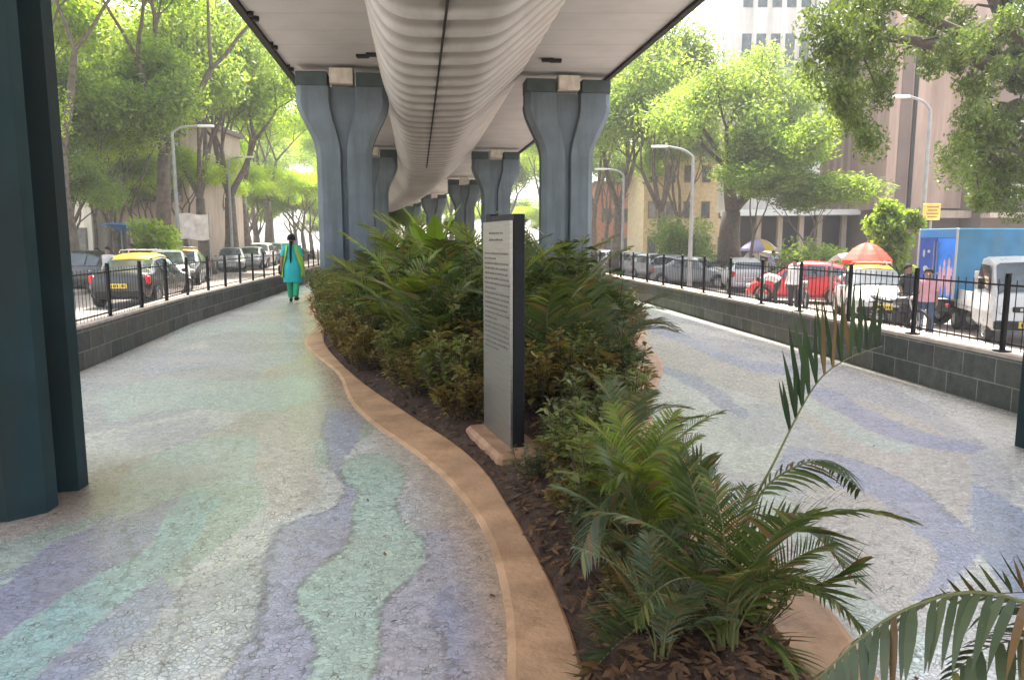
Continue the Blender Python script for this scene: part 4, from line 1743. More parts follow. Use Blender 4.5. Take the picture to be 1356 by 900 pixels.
# dense palms behind the sign
pp = [(-.75, 7.2, 1.0, 'palm'), (.35, 6.6, .95, 'palm'), (.9, 7.3, 1.0, 'palm_grey'), (-1.2, 8.4, 1.1, 'palm_fresh'), (-.3, 8.2, 1.2, 'palm_fresh'), (.6, 8.6, 1.15, 'palm'),
      (1.15, 8.9, .95, 'palm_grey'), (-1.7, 9.6, 1.15, 'palm_fresh'), (-.8, 9.5, 1.3, 'palm'), (.1, 9.9, 1.25, 'palm'), (.95, 10.4, 1.1, 'palm'), (-1.3, 11, 1.35, 'palm_fresh'),
      (-.4, 11.4, 1.35, 'palm_fresh'), (.6, 11.8, 1.2, 'palm'), (-2.3, 12.2, 1.15, 'palm_fresh'), (-1.4, 12.8, 1.4, 'palm_fresh'), (-.2, 13.4, 1.3, 'palm'), (1.1, 13.2, 1.1, 'palm'),
      (-2.4, 14.5, 1.2, 'palm'), (-1.0, 15.2, 1.4, 'palm'), (.4, 15.5, 1.2, 'palm'), (-3.2, 16.8, 1.2, 'palm'), (-1.8, 17.3, 1.3, 'palm'), (-.2, 18.2, 1.2, 'palm'), (1.1, 17.4, 1.1, 'palm')]
for i, (x, y, s, m_) in enumerate(pp):
    front = i < 3
    lab = ['feathery palm just behind the left edge of the sign', 'feathery palm showing right behind the sign', 'dusty palm right of the sign'][i] if front else \
        ('feathery areca palm in the dense clump left of the sign' if (x / y) < -.03 else 'feathery areca palm in the clump showing right of the sign')
    palm('areca_palm', x, y, .05, m_, 11 if y < 13 else 9, 100 + i, s, lab, None if front else ('palms in the dense clump left of the sign' if (x / y) < -.03 else 'palms in the clump right of the sign'))
# broad leaved plant standing above the palms
bl = empty('broadleaf_plant', (-1.25, 12.2, .3))
MT['broad'] = leaf_mat('broad_leaf', (.16, .3, .03), (.22, .38, .04), (.28, .42, .05), .45, .35, .8)
for k in range(8):
    a = k * 2.4
    e = rad((86, 74, 80, 64, 82, 58, 70, 76)[k])
    L = (1.75, 1.5, 1.6, 1.3, 1.75, 1.1, 1.3, 1.5)[k]
    mb = MB()
    pts = []
    p = Vector((0, 0, .1))
    for i in range(8):
        ee = e - .1 * i * i / 7
        pts.append(p.copy())
        p = p + Vector((math.cos(a) * math.cos(ee), math.sin(a) * math.cos(ee), math.sin(ee))) * L / 7
    mb.cur = 0
    mb.tube(pts, [.016, .014, .012, .01, .008, .006, .004, .002], 5)
    mb.cur = 1
    S = Vector((-math.sin(a), math.cos(a), 0))
    rows = []
    for i in range(3, 8):
        w = (0, 0, 0, .05, .12, .14, .1, .01)[i]
        rows.append([pts[i] - S * w + Vector((0, 0, w * .35)), pts[i], pts[i] + S * w + Vector((0, 0, w * .35))])
    mb.loft(rows, closed=False)
    mb.build('leaf', ['stem', 'broad'], bl)
tag(bl, 'bright broad leaved plant rising above the palms left of the sign', 'plant')

# foreground leafy plants between the sign and the camera
fg = [(.28, 4.75, .8, 'pale'), (.55, 4.55, .85, 'pale'), (.42, 4.2, .8, 'green'), (.62, 3.95, .75, 'pale'), (.4, 3.75, .6, 'pale'), (.5, 3.45, .8, 'green'), (.36, 3.3, .5, 'pale'), (.66, 4.95, .9, 'green'), (.36, 3.6, .5, 'rust2'), (.36, 4.0, .6, 'rust'), (.25, 4.1, .4, 'pale'), (.76, 3.75, .55, 'rust'), (.45, 2.95, .42, 'pale'), (.5, 2.5, .38, 'rust2'), (.9, 2.6, .45, 'green'), (.48, 3.1, .5, 'rust2'), (.48, 2.75, .4, 'rust2'), (.75, 3.3, .6, 'green'), (.12, 4.25, .5, 'pale')]
for i, (x, y, s, k) in enumerate(fg):
    shrub(k, x, y, s, i * 1.3, 'small leafy plant in the strip of soil in front of the sign', 'small plants in front of the sign')


def wpt(px, py, Y):
    return Vector(PY(px, py, Y))


def special_palm(base, fronds, n_generic, seed, s, mname, label):
    root = palm('areca_palm', base[0], base[1], base[2], mname, n_generic, seed, s)
    root.rotation_euler.z = 0
    inv = Vector(base)
    for i, (pts, kw) in enumerate(fronds):
        c = [(wpt(*p) - inv) / s for p in pts]
        c = [Vector((0, 0, .05))] + c if kw.pop('from_base', True) else c
        for k_ in ('ll', 'width', 'r0'):
            if k_ in kw:
                kw[k_] = kw[k_] / s
        m_ = kw.pop('mat', mname)
        mb = frond_mb(c, seed=seed + i, **kw)
        mb.build('frond', ['stem', m_], root)
    return tag(root, label, 'palm')


gx, gy = G(965, 880)
special_palm((gx, gy, .04), [
    ([(985, 700, 2.62), (1028, 606, 2.66), (1078, 512, 2.72), (1120, 476, 2.8), (1168, 458, 2.9)], dict(nl=12, ll=.36, fwd=.42, droop=.03, width=.0085, t0=.56, mat='palm_dark', r0=.007, fixed=(-.42, 0, .85), tipfac=.62)),
    ([(985, 720, 2.6), (1010, 650, 2.62), (1060, 615, 2.65), (1105, 612, 2.7), (1140, 650, 2.75)], dict(nl=22, ll=.2, up=-.1, side=.8, fwd=.6, droop=.75, width=.007, t0=.5, r0=.007)),
    ([(960, 760, 2.6), (1010, 705, 2.65), (1075, 705, 2.7), (1135, 770, 2.75)], dict(nl=26, ll=.26, up=.25, side=.75, fwd=.8, droop=.3, width=.0085, t0=.35, r0=.007)),
    ([(975, 790, 2.5), (1020, 770, 2.45), (1080, 775, 2.42), (1135, 745, 2.4)], dict(nl=22, ll=.24, up=.3, side=.7, fwd=.9, droop=.25, width=.0085, t0=.35)),
    ([(940, 780, 2.6), (925, 700, 2.65), (915, 640, 2.7), (930, 610, 2.75)], dict(nl=22, ll=.26, up=.3, side=.7, fwd=.9, droop=.3, width=.0085, t0=.4)),
    ([(930, 800, 2.6), (880, 770, 2.6), (835, 790, 2.55), (800, 830, 2.5)], dict(nl=24, ll=.24, up=.5, side=.7, fwd=.6, droop=.2, width=.0085, t0=.35)),
    ([(930, 850, 2.45), (880, 815, 2.4), (820, 850, 2.33), (775, 900, 2.28)], dict(nl=26, ll=.24, up=1.0, side=.45, fwd=.35, droop=.1, width=.009, t0=.25, mat='palm_grey')),
    ([(980, 850, 2.4), (1010, 840, 2.35), (1040, 870, 2.3), (1050, 910, 2.25)], dict(nl=20, ll=.2, up=.3, side=.8, fwd=.7, droop=.3, width=.007, t0=.3)),
], 7, 501, .62, 'palm', 'dark green palm with one tall upright frond, nearest to the right walkway')
gx, gy = G(850, 760)
special_palm((gx, gy, .04), [
    ([(830, 690, 3.1), (850, 620, 3.15), (880, 585, 3.2), (905, 590, 3.25)], dict(nl=22, ll=.2, up=.1, side=.8, fwd=.6, droop=.6, width=.007, t0=.4)),
    ([(870, 700, 3.0), (835, 650, 2.95), (795, 670, 2.9), (768, 740, 2.85)], dict(nl=30, ll=.27, up=.05, side=.7, fwd=.6, droop=.8, width=.007, t0=.3, mat='palm_grey')),
    ([(870, 700, 2.95), (850, 640, 2.9), (830, 625, 2.85), (800, 640, 2.8)], dict(nl=24, ll=.22, up=.2, side=.8, fwd=.7, droop=.5, width=.007, t0=.4)),
], 9, 511, .62, 'palm_fresh', 'fresh green palm between the sign and the tall upright frond')
palm('areca_palm', .68, 4.35, .03, 'palm_grey', 8, 521, .55, 'dusty little palm with hooked fronds right of the stone slab')
palm('areca_palm', .62, 3.6, .03, 'palm', 7, 524, .5, 'small dull palm behind the fresh green palm in the foreground')
palm('areca_palm', .72, 2.35, .03, 'palm', 8, 531, .42, 'low dark palm at the very bottom of the planting strip')
palm('areca_palm', .5, 2.3, .03, 'palm_grey', 7, 533, .38, 'low dusty palm at the bottom left end of the planting strip')
palm('areca_palm', .55, 2.75, .03, 'palm_grey', 7, 527, .5, 'small dusty palm beside the terracotta border at the bottom')
special_palm((1.62, 1.45, .0), [
    ([(1440, 850, 1.5), (1356, 797, 1.52), (1270, 785, 1.55), (1170, 822, 1.58), (1075, 905, 1.6)], dict(nl=44, ll=.21, up=-.25, side=.6, fwd=.35, droop=1.0, width=.0105, t0=.25, r0=.008, from_base=True, mat='palm_grey', tipfac=.6)),
    ([(1480, 830, 1.7), (1400, 790, 1.72), (1330, 785, 1.75), (1255, 800, 1.78)], dict(nl=26, ll=.15, up=1.1, side=.4, fwd=.3, droop=.1, width=.007, t0=.3, mat='palm')),
    ([(1450, 900, 1.5), (1380, 850, 1.5), (1300, 860, 1.5), (1240, 920, 1.5)], dict(nl=30, ll=.2, up=-.1, side=.7, fwd=.4, droop=.9, width=.0105, t0=.3, mat='palm_grey')),
], 3, 541, .6, 'palm_grey', 'close palm in the bottom right corner with arching grey green fronds')

# leaf litter and mulch on the soil
rng = np.random.default_rng(12)
V = []
for i in range(5200):
    y = 1.8 + 9.5 * rng.random() ** 1.5
    a, b = interp(y, BLI), interp(y, BRI)
    t = rng.random()
    x = lerp(a, b, t)
    z = .02 + .07 * math.sin(PI * t) ** .6 + rng.uniform(0, .02)
    ph = rng.uniform(0, 2 * PI)
    l = rng.uniform(.012, .04)
    w = l * rng.uniform(.2, .5)
    d = np.array((math.cos(ph), math.sin(ph), rng.uniform(-.3, .5)))
    s_ = np.array((-math.sin(ph), math.cos(ph), rng.uniform(-.4, .4)))
    p = np.array((x, y, z))
    V += [p - d * l, p + s_ * w, p + d * l, p - s_ * w]
MT['litter'] = leaf_mat('leaf_litter', (.12, .06, .03), (.22, .12, .06), (.08, .045, .03), .1, .8, 3)
o = np_mesh('leaf_litter', np.array(V), 4, 'litter')
tag(o, 'dry brown leaf litter strewn over the soil of the planting', 'leaf litter', kind='stuff')
V = []
for i in range(150):
    y = 1.9 + 14 * rng.random() ** 1.3
    side = rng.random() < .5
    x = (interp(y, BLI) - .25 - rng.random() ** 2 * 3.0) if side else (interp(y, BRI) + .25 + rng.random() ** 2 * 2.4)
    if not (interp(y, WL) < x < interp(y, WR)):
        continue
    ph = rng.uniform(0, 2 * PI)
    l = rng.uniform(.008, .022)
    d = np.array((math.cos(ph), math.sin(ph), rng.uniform(-.05, .2)))
    s_ = np.array((-math.sin(ph), math.cos(ph), .1))
    p = np.array((x, y, .008))
    V += [p - d * l, p + s_ * l * .4, p + d * l, p - s_ * l * .4]
o = np_mesh('fallen_leaves', np.array(V), 4, 'litter')
tag(o, 'scattered small fallen leaves on the mosaic walkway', 'fallen leaves', kind='stuff')


# ================================================================== VEHICLES
def paint(name, col, rough=.3):
    m = M(name, col, rough, var=.1, scale=1.5)
    N(m).bsdf.inputs['Coat Weight'].default_value = .4
    return m


MT['p_white'] = paint('car_white', (.5, .5, .49))
MT['p_silver'] = paint('car_silver', (.4, .41, .42))
MT['p_grey'] = paint('car_grey', (.2, .21, .22))
MT['p_black'] = paint('car_black', (.02, .021, .023))
MT['p_red'] = paint('car_red', (.6, .02, .03))
MT['p_yellow'] = paint('taxi_yellow', (.8, .5, .06))
MT['p_dark'] = paint('car_dark', (.045, .03, .035))
MT['tail'] = M('tail_lamp_red', (.5, .01, .02), .3)
MT['lampglass'] = M('head_lamp', (.6, .6, .58), .15)
MT['plate_w'] = M('plate_white', (.7, .7, .66), .5)
MT['plate_y'] = M('plate_yellow', (.75, .55, .05), .5)
MT['plate_ink'] = M('plate_ink', (.02, .02, .02), .6)

# station: x, half width, z bottom, belt, top, half width at top
SHAPES = {
    'hatch': [(1.82, .58, .34, .5, .56, .5), (1.7, .72, .24, .64, .7, .62), (1.25, .78, .2, .8, .9, .66), (.95, .79, .2, .86, .98, .66), (.35, .8, .2, .9, 1.42, .56),
              (-.2, .8, .2, .92, 1.5, .57), (-.9, .8, .2, .94, 1.47, .56), (-1.4, .79, .22, .95, 1.36, .53), (-1.68, .76, .26, .95, 1.0, .62), (-1.78, .66, .34, .8, .86, .56)],
    'sedan': [(2.15, .6, .34, .5, .56, .52), (2.0, .74, .24, .64, .7, .64), (1.35, .81, .2, .8, .88, .7), (.95, .82, .2, .86, .95, .7), (.25, .83, .2, .9, 1.4, .57),
              (-.3, .83, .2, .91, 1.46, .58), (-.95, .83, .2, .93, 1.4, .56), (-1.5, .82, .22, .95, 1.06, .66), (-2.0, .79, .24, .92, 1.0, .68), (-2.15, .68, .34, .8, .86, .58)],
    'suv': [(2.1, .64, .4, .62, .7, .56), (1.98, .8, .28, .84, .92, .7), (1.3, .86, .24, .98, 1.08, .76), (1.05, .87, .24, 1.02, 1.12, .76), (.55, .88, .24, 1.05, 1.62, .64),
            (-.1, .88, .24, 1.06, 1.72, .66), (-1.0, .88, .24, 1.07, 1.72, .66), (-1.75, .87, .26, 1.07, 1.64, .64), (-2.02, .84, .3, 1.05, 1.12, .72), (-2.1, .76, .4, .9, .96, .66)],
}


def ring(st):
    x, w, z0, zs, zt, wt = st
    h = [(0, z0), (w * .86, z0), (w * .98, z0 + .1), (w, (z0 + zs) / 2), (w * .97, zs), (wt, zt - .05), (wt * .84, zt), (0, zt + .025)]
    r = [Vector((x, a, z)) for a, z in h]
    l = [Vector((x, -a, z)) for a, z in reversed(h[1:-1])]
    return r + l


def panel(mb, a, b, c, d, off):
    n = (Vector(b) - Vector(a)).cross(Vector(d) - Vector(a)).normalized() * off
    cen = (Vector(a) + Vector(b) + Vector(c) + Vector(d)) / 4
    mb.add([Vector(p) + n for p in (a, b, c, d)], [(0, 1, 2, 3)])


def wheel(root, x, y, r, side, w=.19):
    mb = MB()
    n = 20
    prof = [(r * .62, -w / 2), (r * .93, -w / 2), (r, -w * .32), (r, w * .32), (r * .93, w / 2), (r * .62, w / 2)]
    rings = [[Vector((x + q * math.cos(2 * PI * k / n), y + z, r + q * math.sin(2 * PI * k / n))) for k in range(n)] for q, z in prof]
    mb.loft(rings + [rings[0]])
    wh = mb.build('wheel', 'rubber', root, smooth=False)
    mb = MB()
    s = side
    prof = [(r * .62, w * .45), (r * .58, w * .3), (r * .5, w * .18), (r * .16, w * .22), (r * .14, w * .34), (.001, w * .36)]
    rings = [[Vector((x + q * math.cos(2 * PI * k / n), y + s * z, r + q * math.sin(2 * PI * k / n))) for k in range(n)] for q, z in prof]
    mb.loft(rings)
    for k in range(6):
        a = 2 * PI * k / 6
        mb.tube([(x + r * .12 * math.cos(a), y + s * w * .3, r + r * .12 * math.sin(a)), (x + r * .6 * math.cos(a), y + s * w * .36, r + r * .6 * math.sin(a))], .018, 4)
    mb.build('rim', 'chrome', wh)
    return wh


def make_car(shape, body, label, cat='car', roof=None, plate='plate_w', name='parked_car'):
    S = SHAPES[shape]
    root = empty(name)
    # denser stations for rounder forms
    fine = []
    for a, b in zip(S, S[1:]):
        for k in range(3):
            t = k / 3
            fine.append(tuple(lerp(p, q, t) for p, q in zip(a, b)))
    fine.append(S[-1])
    mb = MB()
    mb.loft([ring(s) for s in fine], True, True)
    b = mb.build('body', body, root, smooth=True)
    bv = b.modifiers.new('sub', 'SUBSURF')
    bv.levels = bv.render_levels = 1
    r = .3 if shape != 'suv' else .34
    xf, xr = S[1][0] - .52, S[-2][0] + .5
    for x in (xf, xr):
        for s in (-1, 1):
            w = S[4][1]
            wheel(root, x, s * (w - .09), r, s)
            mb = MB()
            n = 16
            mb.add([(x + (r + .06) * math.cos(PI * k / n), s * (w + .004), r + (r + .06) * math.sin(PI * k / n)) for k in range(n + 1)] + [(x + (r + .06) * .6 * math.cos(PI * k / n), s * (w - .12), r + (r + .06) * .6 * math.sin(PI * k / n)) for k in range(n + 1)],
                   [(k, k + 1, n + 2 + k, n + 1 + k) for k in range(n)])
            mb.build('wheel_arch', 'dark', root)
    # glass
    def P(st, i):
        return ring(st)[i]
    cow, wt_ = S[3], S[4]
    mb = MB()
    m = lambda v: Vector((v.x, -v.y, v.z))
    A, B = P(cow, 5), P(wt_, 5)
    A, B = A.lerp(B, .08), A.lerp(B, .96)
    ws = []
    ra_, rb_ = ring(cow), ring(wt_)
    for t in (.06, .35, .65, .93):
        five = [ra_[i].lerp(rb_[i], t) for i in (5, 6, 7, 8, 9)]
        ws.append([p + Vector((.022, 0, .022)) for p in five])
    mb.loft(ws, closed=False)
    mb.build('windscreen', 'glass', root)
    ra, rb = S[-3], S[-2]
    A, B = P(ra, 5), P(rb, 5)
    if shape == 'sedan':
        A, B = P(S[-4], 5), P(S[-3], 5)
    A, B = A.lerp(B, .06), A.lerp(B, .85)
    e = Vector((-.035, 0, .03))
    mb = MB()
    mb.add([m(A) + e, A + e, B + e, m(B) + e], [(0, 1, 2, 3)])
    mb.build('rear_window', 'glass', root)
    tops = S[4:-2] if shape != 'sedan' else S[4:-3]
    for s in (-1, 1):
        xs = [(cow[0] - .16, 0)] + [(t[0], 1) for t in tops]
        for i in range(len(xs) - 1):
            if i == 0:
                a, c = S[3], S[4]
                q = [P(a, 4).lerp(P(c, 4), .45), P(c, 4), P(c, 4).lerp(P(c, 5), .85)]
                q = [Vector((v.x - (.03 if j else 0), v.y + .012, v.z + (.03 if j < 2 else 0))) for j, v in enumerate(q)]
                q = [Vector((v.x, s * v.y, v.z)) for v in q]
                mb = MB()
                mb.add(q, [(0, 1, 2)])
            else:
                a, c = tops[i - 1], tops[i]
                q = [P(a, 4).lerp(P(a, 5), .08), P(c, 4).lerp(P(c, 5), .08), P(c, 4).lerp(P(c, 5), .86), P(a, 4).lerp(P(a, 5), .86)]
                q[0].x -= .03; q[3].x -= .03; q[1].x += .03; q[2].x += .03
                q = [Vector((v.x, s * (v.y + .014), v.z)) for v in q]
                mb = MB()
                mb.add(q, [(0, 1, 2, 3)])
            mb.build('side_window', 'glass', root)
        # lamps, mirrors, handles
        f1, f2 = S[1], S[-2]
        mb = MB()
        mb.bbox((f1[0] + .04, s * (f1[1] - .15), (f1[2] + f1[3]) / 2 + .16), (.16, .26, .13), .03)
        mb.build('headlight', 'lampglass', root)
        mb = MB()
        mb.bbox((f2[0] - .03, s * (f2[1] - .09), f2[3] - .14), (.14, .17, .24), .03)
        mb.build('tail_light', 'tail', root)
        mb = MB()
        mb.bbox((cow[0] - .2, s * (cow[1] + .08), cow[3] + .08), (.1, .17, .11), .03)
        mb.build('mirror', body, root)
        mb = MB()
        for hx in (tops[0][0] - .35, tops[-1][0] + .25):
            mb.box((hx, s * (S[5][1] + .004), S[5][3] - .12), (.13, .02, .025))
        mb.build('door_handle', 'chrome', root)
    for x, sg_ in ((S[0][0], 1), (S[-1][0], -1)):
        mb = MB()
        mb.bbox((x - sg_ * .04, 0, .38), (.14, S[1][1] * 1.75, .18), .04)
        mb.build('bumper', 'dark' if roof else body, root)
        mb = MB()
        mb.bbox((x + sg_ * .045, 0, .46 if sg_ > 0 else .62), (.02, .46, .13), .004)
        pl_ = mb.build('number_plate', plate, root)
        mb = MB()
        for k in range(7):
            if k != 2:
                mb.box((x + sg_ * .057, -.16 + k * .053, .46 if sg_ > 0 else .62), (.004, .03, .06))
        mb.build('plate_characters', 'plate_ink', pl_)
    mb = MB()
    mb.bbox((S[1][0] + .05, 0, (S[1][2] + S[1][3]) / 2 + .12), (.1, .7, .12), .02)
    mb.build('grille', 'dark', root)
    if roof:
        mb = MB()
        rr_ = []
        for t in fine:
            if tops[-1][0] - .2 <= t[0] <= tops[0][0] + .05:
                x, w, z0, zs, zt, wt2 = t
                rr_.append([Vector((x, a, z)) for a, z in ((-wt2 * 1.0, zt - .06), (-wt2 * .82, zt + .012), (0, zt + .035), (wt2 * .82, zt + .012), (wt2 * 1.0, zt - .06))])
        mb.loft(rr_, closed=False)
        o = mb.build('roof_skin', roof, root, smooth=True)
        o.modifiers.new('thick', 'SOLIDIFY').thickness = .012
        mb = MB()
        zt = max(t[4] for t in S)
        for x_ in (-.55, .15):
            mb.tube([(x_, -.5, zt + .02), (x_, -.46, zt + .11), (x_, .46, zt + .11), (x_, .5, zt + .02)], .014, 5)
        for y_ in (-.3, 0, .3):
            mb.tube([(-.6, y_, zt + .12), (.2, y_, zt + .12)], .012, 5)
        mb.build('roof_rack', 'chrome', root)
    return tag(root, label, cat)


def car_at(o, px, Y, z0, heading):
    """heading: direction of the bonnet, degrees clockwise from +Y"""
    o.location = ((px - 678) / F_PX * Y, Y, z0)
    o.rotation_euler = (0, 0, rad(90 - heading))
    return o


gl = 'cars parked and driving on the left road'
car_at(make_car('sedan', 'p_black', 'black and yellow taxi seen from behind on the left road', 'taxi', 'p_yellow', 'plate_y', 'taxi'), 194, 22.2, ROAD_L, -8)
car_at(make_car('hatch', 'p_black', 'dark parked hatchback beside the teal pier on the left'), 108, 27, ROAD_L, -78)
car_at(make_car('hatch', 'p_white', 'white car with an open looking windscreen right of the rear view taxi'), 224, 28.5, ROAD_L, 155)
car_at(make_car('sedan', 'p_black', 'taxi with a bulging yellow roof behind the white car', 'taxi', 'p_yellow', 'plate_y', 'taxi'), 246, 32.5, ROAD_L, 165)
c1 = car_at(make_car('sedan', 'p_grey', 'grey sedan parked below the thick forked tree', name='parked_car'), 309, 46, ROAD_L, 160)
for i, (px, Y, mb_, hd) in enumerate([(336, 50, 'p_silver', 170), (347, 55, 'p_white', 172), (357, 60, 'p_grey', 170), (366, 65, 'p_silver', 172), (374, 71, 'p_white', 170), (380, 78, 'p_silver', 170)]):
    c = car_at(make_car(('hatch', 'suv')[i % 2], mb_, 'far parked car in the row receding behind the woman, %s' % ('silver hatchback nearest of the row', 'white one, second of the row', 'grey one, third of the row', 'silver one, fourth of the row', 'white one, fifth of the row', 'silver one, last of the row')[i]), px, Y, ROAD_L, hd)
for o_ in COL.objects:
    pass
car_at(make_car('hatch', 'p_white', 'white taxi with a yellow roof facing us behind the fence under the orange red umbrella', 'taxi', 'p_yellow', 'plate_y', 'taxi'), 1153, 21.5, ROAD_R, 196)
car_at(make_car('hatch', 'p_red', 'bright red hatchback parked side on before the hedge'), 1060, 27.2, ROAD_R, -62)
car_at(make_car('suv', 'p_dark', 'dark maroon van parked behind the red hatchback'), 1085, 31.5, ROAD_R, -75)
car_at(make_car('hatch', 'p_white', 'white hatchback seen from behind under the lilac umbrella'), 982, 33.5, ROAD_R, 8)
car_at(make_car('sedan', 'p_grey', 'dark grey sedan parked in front of the broad flared trunk'), 922, 37, ROAD_R, 130)
car_at(make_car('hatch', 'p_grey', 'smaller grey car left of the dark grey sedan'), 897, 40, ROAD_R, 150)
for i, (px, Y, mb_, hd) in enumerate([(866, 45, 'p_white', 165), (846, 50, 'p_silver', 165), (826, 56, 'p_white', 165), (808, 61, 'p_silver', 165), (795, 68, 'p_white', 165)]):
    car_at(make_car(('hatch', 'hatch', 'sedan')[i % 3], mb_, 'pale car in the row left of the grey cars, %s' % ('white, nearest', 'silver, second', 'white, third', 'silver, fourth', 'white, farthest beside the tall pier')[i]), px, Y, ROAD_R, hd)


# --- white mini truck facing us and blue cargo box truck behind
def mini_truck(loc, rz):
    root = empty('mini_truck', loc, rz)      # local +x = forward
    mb = MB()
    secs = [(1.75, .66, .36, .5, .5, .5), (1.7, .72, .3, .98, 1.02, .66), (1.5, .745, .28, 1.08, 1.32, .66), (1.2, .75, .28, 1.08, 1.78, .62), (.9, .75, .28, 1.08, 1.86, .63), (.45, .75, .3, 1.08, 1.86, .63), (.3, .74, .32, 1.08, 1.82, .6)]
    mb.loft([ring(s) for s in secs], True, True)
    mb.build('cab', 'p_white', root, smooth=False)
    e = Vector((.02, 0, .01))
    mb = MB()
    r1, r2, r3 = ring(secs[1]), ring(secs[2]), ring(secs[3])
    ws = []
    for A_, B_, t in ((r1, r2, .3), (r1, r2, 1.0), (r2, r3, .5), (r2, r3, .88)):
        five = [A_[i].lerp(B_[i], t) for i in (5, 6, 7, 8, 9)]
        five[0].y -= .03
        five[4].y += .03
        ws.append([p + e * 1.4 for p in five])
    mb.loft(ws, closed=False)
    mb.build('windscreen', 'glass', root)
    for s in (-1, 1):
        mb = MB()
        q = [(1.42, .752, 1.12), (.5, .762, 1.12), (.5, .665, 1.7), (1.14, .668, 1.68)]
        mb.add([(x, s * (y + .012), z) for x, y, z in q], [(0, 1, 2, 3)])
        mb.build('side_window', 'glass', root)
        mb = MB()
        mb.bbox((1.72, s * .52, .74), (.1, .24, .17), .04)
        mb.build('headlight', 'lampglass', root)
        mb = MB()
        mb.tube([(1.45, s * .76, 1.15), (1.52, s * .9, 1.25)], .012, 5)
        mb.bbox((1.53, s * .93, 1.3), (.05, .13, .24), .02)
        mb.build('mirror', 'black', root)
        for x in (1.15, -1.25):
            wheel(root, x, s * .64, .28, s, .16)
    mb = MB()
    mb.bbox((1.76, 0, .42), (.1, 1.4, .2), .03)
    mb.build('bumper', 'dark', root)
    mb = MB()
    mb.bbox((1.735, 0, .76), (.05, .72, .12), .02)
    g = mb.build('grille', 'dark', root)
    mb = MB()
    for k in range(6):
        mb.box((1.764, -.2 + k * .08, .76), (.005, .05, .06))
    mb.build('badge_letters', 'chrome', g)
    mb = MB()
    mb.bbox((1.82, 0, .44), (.02, .5, .14), .004)
    p = mb.build('number_plate', 'plate_y', root)
    mb = MB()
    for k in range(8):
        mb.box((1.833, -.19 + k * .054, .44), (.004, .032, .07))
    mb.build('plate_characters', 'plate_ink', p)
    mb = MB()
    mb.bbox((-.75, 0, .42), (2.1, .5, .14), .02)
    mb.build('chassis', 'dark', root)
    mb = MB()
    mb.bbox((-.78, 0, .62), (2.05, 1.48, .1), .02)
    for s in (-1, 1):
        mb.bbox((-.78, s * .73, .86), (2.05, .04, .36), .01)
    mb.bbox((-1.79, 0, .86), (.04, 1.44, .36), .01)
    mb.bbox((.22, 0, 1.1), (.04, 1.44, .85), .01)
    mb.build('load_bed', 'p_white', root)
    return tag(root, 'small white truck facing us behind the fence at the right edge', 'truck')


# heading: bonnet towards the camera (and a little left)
mt = mini_truck((11.55, 17.3, ROAD_R), rad(-107))

bt = empty('cargo_truck', (12.6, 19.2, ROAD_R), rad(4))
MT['t_blue'] = paint('cargo_blue', (.02, .17, .45), .4)
MT['t_bright'] = M('poster_blue', (.02, .2, .75), .45)
MT['t_navy'] = M('poster_navy', (.01, .05, .3), .45)
MT['t_teal'] = M('cargo_side_teal', (.015, .16, .32), .5, stain=(.05, .14, .2))
bw_, bl_, bh_ = 1.5, 3.4, 1.75
mb = MB()
mb.bbox((0, 0, .78 + bh_ / 2), (bl_, bw_, bh_), .03)
mb.build('cargo_box', 't_teal', bt)
# rear doors (facing the camera's left)
xr_ = -bl_ / 2
mb = MB()
mb.bbox((xr_ - .012, 0, .78 + bh_ - .12), (.03, bw_ - .02, .22), .006)
mb.build('top_rail', 't_blue', bt)
for s, mname in ((1, 't_navy'), (-1, 't_bright')):
    mb = MB()
    mb.bbox((xr_ - .012, s * .355, .78 + .77), (.026, .69, 1.48), .006)
    d_ = mb.build('rear_door', mname, bt)
    mb = MB()
    mb.tube([(xr_ - .05, s * .06, .9), (xr_ - .05, s * .06, 2.2)], .014, 5)
    mb.box((xr_ - .05, s * .12, 1.4), (.02, .16, .03))
    mb.build('latch', 'chrome', d_)
# poster figures on the visible doors and near side
mb = MB()
for k, (yy, zz, w, h) in enumerate([(.5, 1.9, .1, .2), (.4, 1.5, .2, .16), (.3, 1.95, .12, .08), (.25, 1.2, .14, .3)]):
    mb.lathe([(w * .2, -h / 2), (w * .5, -h * .2), (w * .5, h * .25), (w * .15, h / 2)], 10, (xr_ - .03, yy, zz), .1, 1)
mb.build('door_emblem', 'p_silver', bt)
mb = MB()
for k, (yy, h) in enumerate([(-.2, .75), (-.36, .9), (-.54, .95), (-.64, .7)]):
    mb.lathe([(.03, 0), (.075, h * .3), (.06, h * .75), (.03, h * .8), (.05, h * .9), (.01, h)], 10, (xr_ - .03, yy, .86), .12, 1)
mb.build('poster_figures', M('poster_pink', (.6, .35, .4), .6), bt)
for s in (-1, 1):
    mb = MB()
    mb.bbox((xr_ - .01, s * (bw_ / 2 - .01), .78 + bh_ / 2), (.05, .05, bh_ + .01), .01)
    mb.build('corner_post', 'p_silver', bt)
mb = MB()
mb.bbox((0, 0, .6), (bl_, .8, .2), .02)
mb.bbox((xr_ + .05, 0, .5), (.1, bw_, .12), .02)
mb.build('chassis', 'dark', bt)
for x in (-1.1, 1.9):
    for s in (-1, 1):
        wheel(bt, x, s * .62, .34, s, .2)
mb = MB()
mb.loft([ring(s) for s in [(bl_ / 2 + .05, .72, .4, 1.1, 1.9, .64), (bl_ / 2 + .7, .74, .4, 1.1, 1.9, .64), (bl_ / 2 + 1.1, .74, .4, 1.1, 1.5, .66), (bl_ / 2 + 1.3, .7, .45, .9, 1.0, .62)]], True, True)
mb.build('cab', 't_blue', bt)
for s in (-1, 1):
    mb = MB()
    mb.bbox((xr_ - .03, s * .6, .62), (.05, .16, .1), .02)
    mb.build('tail_light', 'tail', bt)
